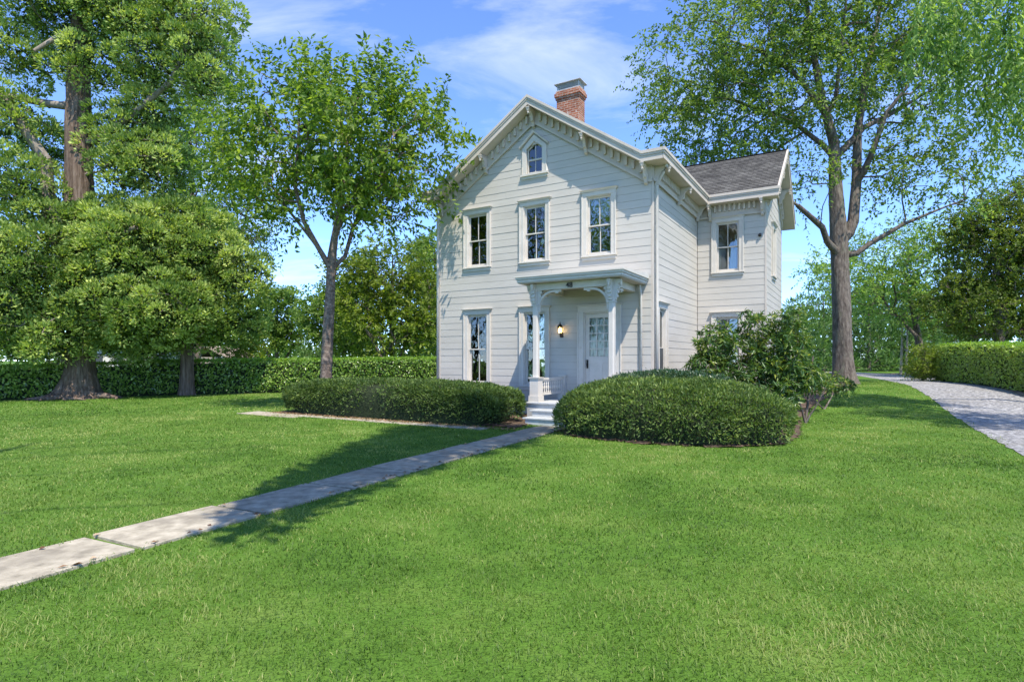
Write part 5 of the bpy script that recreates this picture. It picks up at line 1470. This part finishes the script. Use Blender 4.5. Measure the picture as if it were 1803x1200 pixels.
DA = 24.0
ta = at(137, 0, DA)
conifer('giant_conifer', 'giant old conifer with flared reddish trunk and roots at the left edge',
    [[(ta.x, DA, 0, .72), P4(140, 650, DA, .50), P4(142, 600, DA, .44), P4(138, 500, DA, .50), P4(138, 350, DA, .50), P4(138, 250, DA, .47), P4(140, 120, DA, .40), P4(145, 0, DA, .33), P4(150, -120, DA, .22), P4(150, -220, DA, .08)],
     [P4(136, 480, DA, .28), P4(95, 420, 23.6, .26), P4(84, 340, 23.5, .25), P4(80, 280, 23.4, .22), P4(30, 210, 23, .2), P4(-10, 150, 22.5, .16), P4(-60, 40, 22, .1)],
     [P4(138, 190, DA, .16), P4(80, 182, 23.5, .15), P4(20, 170, 23, .13), P4(-60, 150, 22.5, .1)],
     [P4(150, 260, DA, .14), P4(235, 200, 23.8, .12), P4(300, 145, 23.6, .10), P4(330, 80, 23.5, .07), P4(340, 20, 23.5, .05)],
     [P4(150, 420, DA, .13), P4(190, 420, 23, .12), P4(240, 400, 22.5, .08)],
     [P4(140, 90, DA, .14), P4(110, 60, 23, .1), P4(60, 90, 22.5, .07)]],
    [blob(110, 20, 24, 100, 55, 2.0, .6), blob(235, 30, 24, 90, 55, 2.0, .6), blob(340, 40, 23.8, 70, 55, 1.6, .7), blob(30, 100, 23.5, 45, 40, 1.6, .7), blob(160, 120, 24, 55, 36, 1.4, .7), blob(265, 120, 24, 60, 40, 1.6, .6), blob(355, 120, 23.8, 40, 55, 1.4), blob(20, 210, 23, 40, 50, 1.5, .6), blob(225, 245, 24.8, 50, 60, 1.6, .8), blob(265, 290, 24.5, 60, 55, 1.8), blob(80, 270, 25.6, 40, 35, 1.2, .5), blob(150, -90, 24, 150, 70, 3.0, .5),
     blob(30, 330, 23, 60, 50, 1.8), blob(60, 470, 22.6, 75, 75, 2.2, 1.2), blob(20, 540, 22.3, 60, 70, 2, 1.1), blob(105, 590, 22.8, 45, 50, 1.4), blob(40, 610, 23, 55, 25, 1.6), blob(205, 310, 23.8, 36, 30, 1.0, .7), blob(85, 395, 23.2, 50, 36, 1.4, .8), blob(265, 205, 24.8, 55, 34, 1.5, .6)],
    1000, 71, spikes=170, R0=.58, spL=.16, spW=.07, gap=.95, inner=6500, tint0=.55, flare=1.55, flare_h=1.2, ntips=300, roots=[(-.35, 1.7, .2), (-1.0, 1.3, .17), (-1.6, 1.2, .18), (-2.3, 1.3, .2), (.3, 1.4, .16), (2.6, 1.2, .2)])

DB = 26.2
tb2 = at(328, 0, DB)
conifer('bushy_conifer', 'dense bushy conifer with a short reddish fibrous trunk before the left hedge',
    [[(tb2.x, DB, 0, .33), P4(329, 650, DB, .26), P4(330, 600, DB, .24), P4(330, 500, DB + .3, .2), P4(325, 400, DB + .5, .12), P4(320, 350, DB + .5, .05)]],
    [blob(245, 440, 24.2, 85, 75, 2.2, 1.4), blob(190, 520, 23.8, 60, 65, 1.8, 1.2), blob(290, 540, 24.4, 85, 65, 2.2, 1.2), blob(350, 455, 25.5, 65, 55, 1.9), blob(420, 490, 26.2, 42, 50, 1.5), blob(330, 400, 25.5, 70, 40, 1.9), blob(240, 600, 25.5, 70, 32, 1.8), blob(390, 565, 26.2, 45, 40, 1.5, .8), blob(200, 400, 24.5, 60, 40, 1.7), blob(430, 560, 27, 28, 50, 1.2, .7), blob(340, 590, 26.5, 50, 25, 1.2)],
    850, 72, spikes=190, R0=.56, spL=.16, spW=.07, gap=.95, inner=10000, flare=1.25, flare_h=.5, ntips=160, tint0=.62)

# ---- trees beyond the left hedge
def bg_tree(label, px, D, basey_r, blobs, seed, n=300, leaf='far_leaf', lean=0, stems=1, leafL=.26, leafW=.12, per=4, nleaf=9, length=1.0, name='garden_tree', group='trees beyond the left hedge', r=.22, topy=470, z0=0.0):
    b = at(px, 0, D); bz = gz(b.x, D)
    top = at(px + lean, topy, D)
    trunks = [[(b.x, D, bz, r), (b.x * .6 + top.x * .4, D, bz + (top.z - bz) * .4, r * .8), (top.x, D + .3, top.z, r * .2)]]
    for s in range(1, stems):
        sx = (-1) ** s * (.8 + .5 * s)
        trunks.append([(b.x, D, bz + .3, r * .7), (b.x + sx * .6, D + .4 * sx, bz + (top.z - bz) * .35, r * .55), (b.x + sx * 1.9, D + .5, bz + (top.z - bz) * .7, r * .2)])
    return broad_tree(name, label, trunks, blobs, n, M[leaf], M['bark'], seed, per=per, length=length, nleaf=nleaf, leafL=leafL, leafW=leafW, r_tip=.02, step=.8, flare=1.3, group=group, shell=.4, up=.3, trunk_n=12, nsides=5)
bg_tree('broad round-headed tree with several dark stems just left of the house', 690, 44, 0, [blob(690, 480, 44, 70, 55, 2.6), blob(740, 540, 44, 60, 60, 2.6), blob(640, 540, 44, 50, 50, 2.2), blob(700, 580, 43, 80, 35, 2.6, .7), blob(630, 480, 45, 45, 35, 2)], 81, n=520, leaf='olive', stems=4, topy=450, leafL=.30, leafW=.14)
bg_tree('small pale tree seen in the gap left of the cherry trunk', 487, 56, 0, [blob(490, 545, 56, 36, 36, 2), blob(520, 590, 56, 22, 22, 1.4), blob(475, 590, 56, 30, 20, 1.4)], 82, n=260, stems=3, topy=530, leafL=.34, leafW=.16)
bg_tree('green tree half hidden behind the cherry trunk', 606, 52, 0, [blob(580, 560, 52, 45, 50, 2.4), blob(620, 560, 52, 40, 60, 2.4)], 83, n=380, stems=3, topy=520, leafL=.34, leafW=.16)
bg_tree('dark tree showing behind the left corner of the house', 765, 58, 0, [blob(762, 470, 58, 38, 60, 3), blob(770, 560, 58, 35, 60, 3)], 84, n=330, topy=430, leafL=.36, leafW=.17)
bg_tree('tall deciduous tree rising between the conifers and the cherry', 335, 38, 0, [blob(300, 200, 38, 70, 70, 3), blob(400, 200, 38, 55, 70, 2.6), blob(370, 300, 38, 80, 60, 3), blob(440, 380, 37, 55, 55, 2.4), blob(330, 400, 38, 70, 50, 2.6), blob(460, 430, 37, 35, 25, 1.8)], 85, n=520, leaf='tulip_leaf', stems=4, topy=260, r=.4, leafL=.22, leafW=.1)
bg_tree('grey-green tree above the hedge at the far left', 60, 40, 0, [blob(40, 560, 40, 70, 60, 2.5), blob(120, 580, 40, 60, 45, 2.5), blob(-40, 540, 40, 70, 80, 3)], 86, n=260, leaf='pine', topy=520)
for i, (px, py, D, rx, rz, lab) in enumerate(((425, 595, 31, 40, 26, 'olive shrub over the hedge beside the bushy conifer'), (640, 612, 46, 50, 15, 'low twiggy shrub under the round-headed tree'), (735, 608, 46, 40, 18, 'low shrub beside the house corner beyond the hedge'), (560, 618, 50, 30, 10, 'small far shrub beside the cherry trunk'), (270, 612, 33, 60, 24, 'dark shrub mass over the hedge below the conifers'))):
    b = at(px, 0, D)
    broad_tree('garden_shrub', lab, [[(b.x, D, 0, .08), (b.x + .1, D, .7, .06), (b.x, D + .1, 1.6, .02)]], [blob(px, py, D, rx, rz, 1.2), blob(px, 640, D, rx * .8, 22, 1.0)], 90, M['olive' if i in (0, 1) else 'pine'], M['bark'], 90 + i, per=4, length=.6, nleaf=9, leafL=.18, leafW=.08, r_tip=.01, step=.5, cat='shrub', group='shrubs beyond the left hedge', trunk_n=8, nsides=5)

# ---- right-hand background
bg_tree('dense yellow-green tree crown filling the view above the right hedge', 1760, 34, 0, [blob(1740, 450, 34, 70, 80, 3), blob(1800, 400, 34, 80, 80, 3), blob(1680, 530, 34, 45, 55, 2.4), blob(1760, 550, 34, 80, 60, 3), blob(1850, 500, 34, 80, 100, 3), blob(1720, 390, 34, 40, 45, 2)], 101, n=1100, leaf='dense_leaf', topy=360, r=.3, leafL=.15, leafW=.085, per=5, nleaf=13, length=.7, group='trees beyond the driveway')
bg_tree('leaning tree with a dark curved trunk at the end of the driveway', 1628, 42, 0, [blob(1560, 450, 42, 80, 50, 3), blob(1640, 450, 42, 60, 60, 3), blob(1500, 490, 41, 60, 40, 2.5), blob(1440, 480, 40, 35, 25, 2), blob(1580, 530, 42, 60, 35, 2.6), blob(1650, 540, 43, 40, 35, 2)], 102, n=420, leaf='weep_leaf', lean=-30, stems=2, topy=480, r=.28, leafL=.26, leafW=.1, group='trees beyond the driveway')
def pine_tree(label, px, D, top_y, wpx, seed):
    b = at(px, 0, D); bz = gz(b.x, D); top = at(px, top_y, D)
    rng = np.random.default_rng(seed); bl = []
    k = 7
    for i in range(k):
        t = i / (k - 1); y = 640 + (top_y - 640) * t; w = wpx * (1 - .75 * t ** 1.4)
        for s in (-1, 0, 1):
            bl.append(blob(px + s * w * .6 + rng.normal(0, 4), y + rng.normal(0, 4), D + rng.normal(0, .8), w * .5, 9, 1.6))
    conifer('pine_tree', label, [[(b.x, D, bz, .17), (b.x, D, bz + (top.z - bz) * .5, .12), (top.x, D, top.z, .03)]], bl, 230, seed, spikes=34, R0=.75, ntips=60, spL=.5, spW=.09, mat='pine', bark='bark', trunk_n=10, flare=1.2, flare_h=.4, group='pines at the end of the driveway')
for i, (px, D, ty, w, lab) in enumerate(((1405, 50, 545, 45, 'pine just right of the house wing'), (1450, 56, 520, 45, 'pine left of the tall tree trunk'), (1530, 54, 500, 42, 'pine just right of the tall tree trunk'), (1570, 58, 515, 42, 'pine behind the pale saplings'), (1610, 56, 520, 40, 'pine behind the leaning trunk'), (1655, 58, 520, 45, 'pine over the end of the right hedge'), (1490, 60, 530, 45, 'pine directly behind the tall tree trunk'), (1700, 60, 500, 50, 'pine behind the yellow-green crown'))):
    pine_tree(lab, px, D, ty, w, 110 + i)
for i, (px, D) in enumerate(((1586, 42.5), (1595, 43.2))):
    b = at(px, 0, D); bz = gz(b.x, D)
    broad_tree('sapling', ('thin pale sapling by the end shrub, left of the pair', 'thin pale sapling by the end shrub, right of the pair')[i], [[(b.x, D, bz, .09), (b.x + .1, D, bz + 2.5, .065), (b.x + .15, D, bz + 5, .02)]], [blob(px, 545, D, 18, 25, .8), blob(px + 5, 580, D, 15, 15, .6)], 40, M['far_leaf'], M['sapling'], 130 + i, per=3, length=.5, nleaf=6, leafL=.13, leafW=.06, r_tip=.008, step=.4, group='pale saplings', trunk_n=8, nsides=5, flare=1.1)
b = at(1625, 0, 29.4)
broad_tree('round_shrub', 'rounded light green shrub at the end of the right hedge', [[(b.x, 29.4, gz(b.x, 29.4), .06), (b.x, 29.4, gz(b.x, 29.4) + .6, .05), (b.x + .1, 29.4, gz(b.x, 29.4) + 1.5, .02)]], [blob(1625, 640, 29.4, 25, 30, .8), blob(1630, 655, 29.2, 24, 20, .7), blob(1640, 630, 29.6, 16, 20, .6)], 160, M['olive'], M['bark'], 140, per=5, length=.3, nleaf=9, leafL=.09, leafW=.045, r_tip=.006, step=.3, cat='shrub', trunk_n=8, nsides=5, tint0=.55)

# ---- neighbouring house glimpsed under the conifers
def neighbour():
    c = at(195, 0, 62); root = empty('neighbour_house', (c.x, 62, 0), R(8)); tag(root, 'small white neighbouring house glimpsed under the conifers over the hedge', 'house')
    MB().box(-4.5, 4.5, 0, 7, 0, 3.0).build('wall', M['trim'], root)
    mb = MB(); mb.prism([(-.5, 2.9), (3.5, 5.2), (7.5, 2.9), (7.5, 3.02), (3.5, 5.35), (-.5, 3.02)], -4.9, 4.9, 'x'); mb.build('roof', M['shingle'], root)
    for x in (-3.2, -1.2, .8, 2.8):
        w = MB().box(x - .55, x + .55, -.05, .0, 1.0, 2.4).build('window', M['trim'], root); MB().box(x - .45, x + .45, -.06, -.052, 1.1, 2.3).build('pane', M['screen'], w)
neighbour()
def neighbour2():
    c = at(366, 0, 66); root = empty('brick_house', (c.x, 66, 0), R(-20)); tag(root, 'pinkish brick outbuilding roof peeping over the hedge right of the short trunk', 'house')
    MB().box(-2.5, 2.5, 0, 4, 0, 1.9).build('wall', M['brick'], root)
    mb = MB(); mb.prism([(-2.9, 1.8), (0, 3.0), (2.9, 1.8), (2.9, 1.95), (0, 3.18), (-2.9, 1.95)], -.3, 4.3, 'y'); mb.build('roof', M['verge'], root)
neighbour2()

# ---- the trees along the road behind the viewer: mirrored in the panes; two unseen ones added to shade walk and driveway
def road_and_shade_trees():
    rng = np.random.default_rng(150)
    V = []; F_ = []; T_ = []; tot = 0
    lim = MB()
    def mass(q, L_):
        nonlocal tot
        n = len(q); v, f = leaf_cards(q, rng.normal(size=(n, 3)), rng.normal(size=(n, 3)), L_[0], L_[1])
        V.append(v); F_.append(f + tot); tot += len(v); T_.append(np.repeat(np.clip(rng.normal(.45, .2, n), 0, 1), 2))
    for i, (x, y, h, w, n) in enumerate(((-24.5, -6.5, 17, 4.2, 1700), (-30, -1.0, 18, 4.6, 1800), (-37, 1.5, 17, 4.6, 1700), (-33, -9, 19, 5.0, 1800))):
        lim.tube([(x, y, 0), (x + .3, y, h * .4), (x, y + .3, h * .8)], [.38, .26, .06], 8)
        for k in range(14):
            a = rng.uniform(0, 6.28); z0 = h * rng.uniform(.25, .6); lim.tube([(x + .2, y, z0), (x + math.cos(a) * w * .5, y + math.sin(a) * w * .5, z0 + 2), (x + math.cos(a) * w * .8, y + math.sin(a) * w * .8, z0 + 4.5)], [.1, .06, .02], 5)
        d = unit(rng.normal(size=(n, 3))) * (rng.random(n) ** .4)[:, None]
        q = np.array([x, y, h * .57]) + d * np.array([w, w, h * .43]); cl = np.sin(q[:, 0] * 1.7) * np.sin(q[:, 2] * 1.5 + q[:, 1]); mass(q[cl > -.6], (.5, .3))
    # unseen tree left of the viewer, added and shaped to shade the walk
    lim.tube([(-6.2, .8, 0), (-6.0, .9, 8), (-5.8, 1.0, 15), (-5.4, 1.0, 19)], [.34, .27, .14, .03], 8)
    for (ex, ey, ez, z0) in ((-.6, 2, 8.6, 7.5), (.9, 2, 12.9, 12), (2.6, 2, 17.5, 15), (3.4, 2, 20, 17)):
        lim.tube([(-6.0, .9, z0), ((ex - 6) / 2, 1.5, (z0 + ez) / 2 + .6), (ex, ey, ez)], [.03, .018, .008], 6)
    for (cx, cz, sx, sz, n) in ((-1.05, 7.6, .42, .9, 420), (-.65, 9.4, .6, 1.2, 750), (-.1, 11.4, .8, 1.3, 1100), (.6, 13.5, 1.05, 1.4, 1550), (1.4, 15.7, 1.35, 1.5, 2000), (2.4, 18.0, 1.7, 1.6, 2500), (3.1, 20.4, 1.95, 1.5, 2500)):
        d = rng.uniform(-1, 1, (int(n * 1.3), 3)); d = d[(np.abs(d) ** 3).sum(1) < 1][:n]; mass(np.array([cx, 2.0, cz]) + d * np.array([sx, .9, sz]), (.24, .13))
    # unseen tree right of the viewer, added to shade the driveway
    lim.tube([(15.9, 6.0, 0), (15.9, 6.0, 8), (15.8, 6.1, 14), (15.7, 6.1, 19)], [.3, .24, .12, .03], 8)
    for (cx, cz, sx, sz, n) in ((15.4, 14.4, 2.3, .7, 900), (16.2, 16.8, 2.4, .6, 800), (15.4, 19.2, 2.0, .6, 700)):
        d = rng.uniform(-1, 1, (int(n * 1.9), 3)); d = d[(d ** 2).sum(1) < 1][:n]; mass(np.array([cx, 6.1, cz]) + d * np.array([sx, 1.3, sz]), (.26, .15))
    o = empty('roadside_and_shade_trees', (0, 0, 0)); tag(o, 'leafy trees along the road mirrored in the window panes, plus two unseen trees added for shade', 'trees', kind='stuff')
    np_mesh('crown', np.concatenate(V), np.concatenate(F_), M['far_leaf'], o, tint=np.concatenate(T_))
    lim.build('trunk', M['bark'], o, smooth=True)
road_and_shade_trees()

# ---- far wood closing the horizon
def far_wood():
    rng = np.random.default_rng(160)
    n = 15000; t = rng.random(n); px = -250 + 2400 * t
    D = 82 + 14 * rng.random(n)
    X = (px - CX) / F_PX * D
    h = 4.2 + 1.3 * np.sin(px * .021) + .8 * np.sin(px * .063 + 1) + np.interp(px, [1000, 1380, 1500, 2000], [0, 5.5, 7.5, 8.0]) + np.interp(px, [-250, 200, 430, 460], [4, 3, 1.5, 0])
    z = h * rng.random(n) ** .8
    P = np.stack([X, D, z + .2], -1); L_ = rng.uniform(.7, 1.3, n)
    V, f = leaf_cards(P, rng.normal(size=(n, 3)), rng.normal(size=(n, 3)) + np.array([0, -.6, .6]), L_, L_ * .6)
    o = np_mesh('far_wood', V, f, M['far_leaf'], tint=np.repeat(np.clip(rng.normal(.35, .2, n), 0, 1), 2))
    tag(o, 'distant wood closing the view beyond the garden', 'trees', kind='stuff')
far_wood()
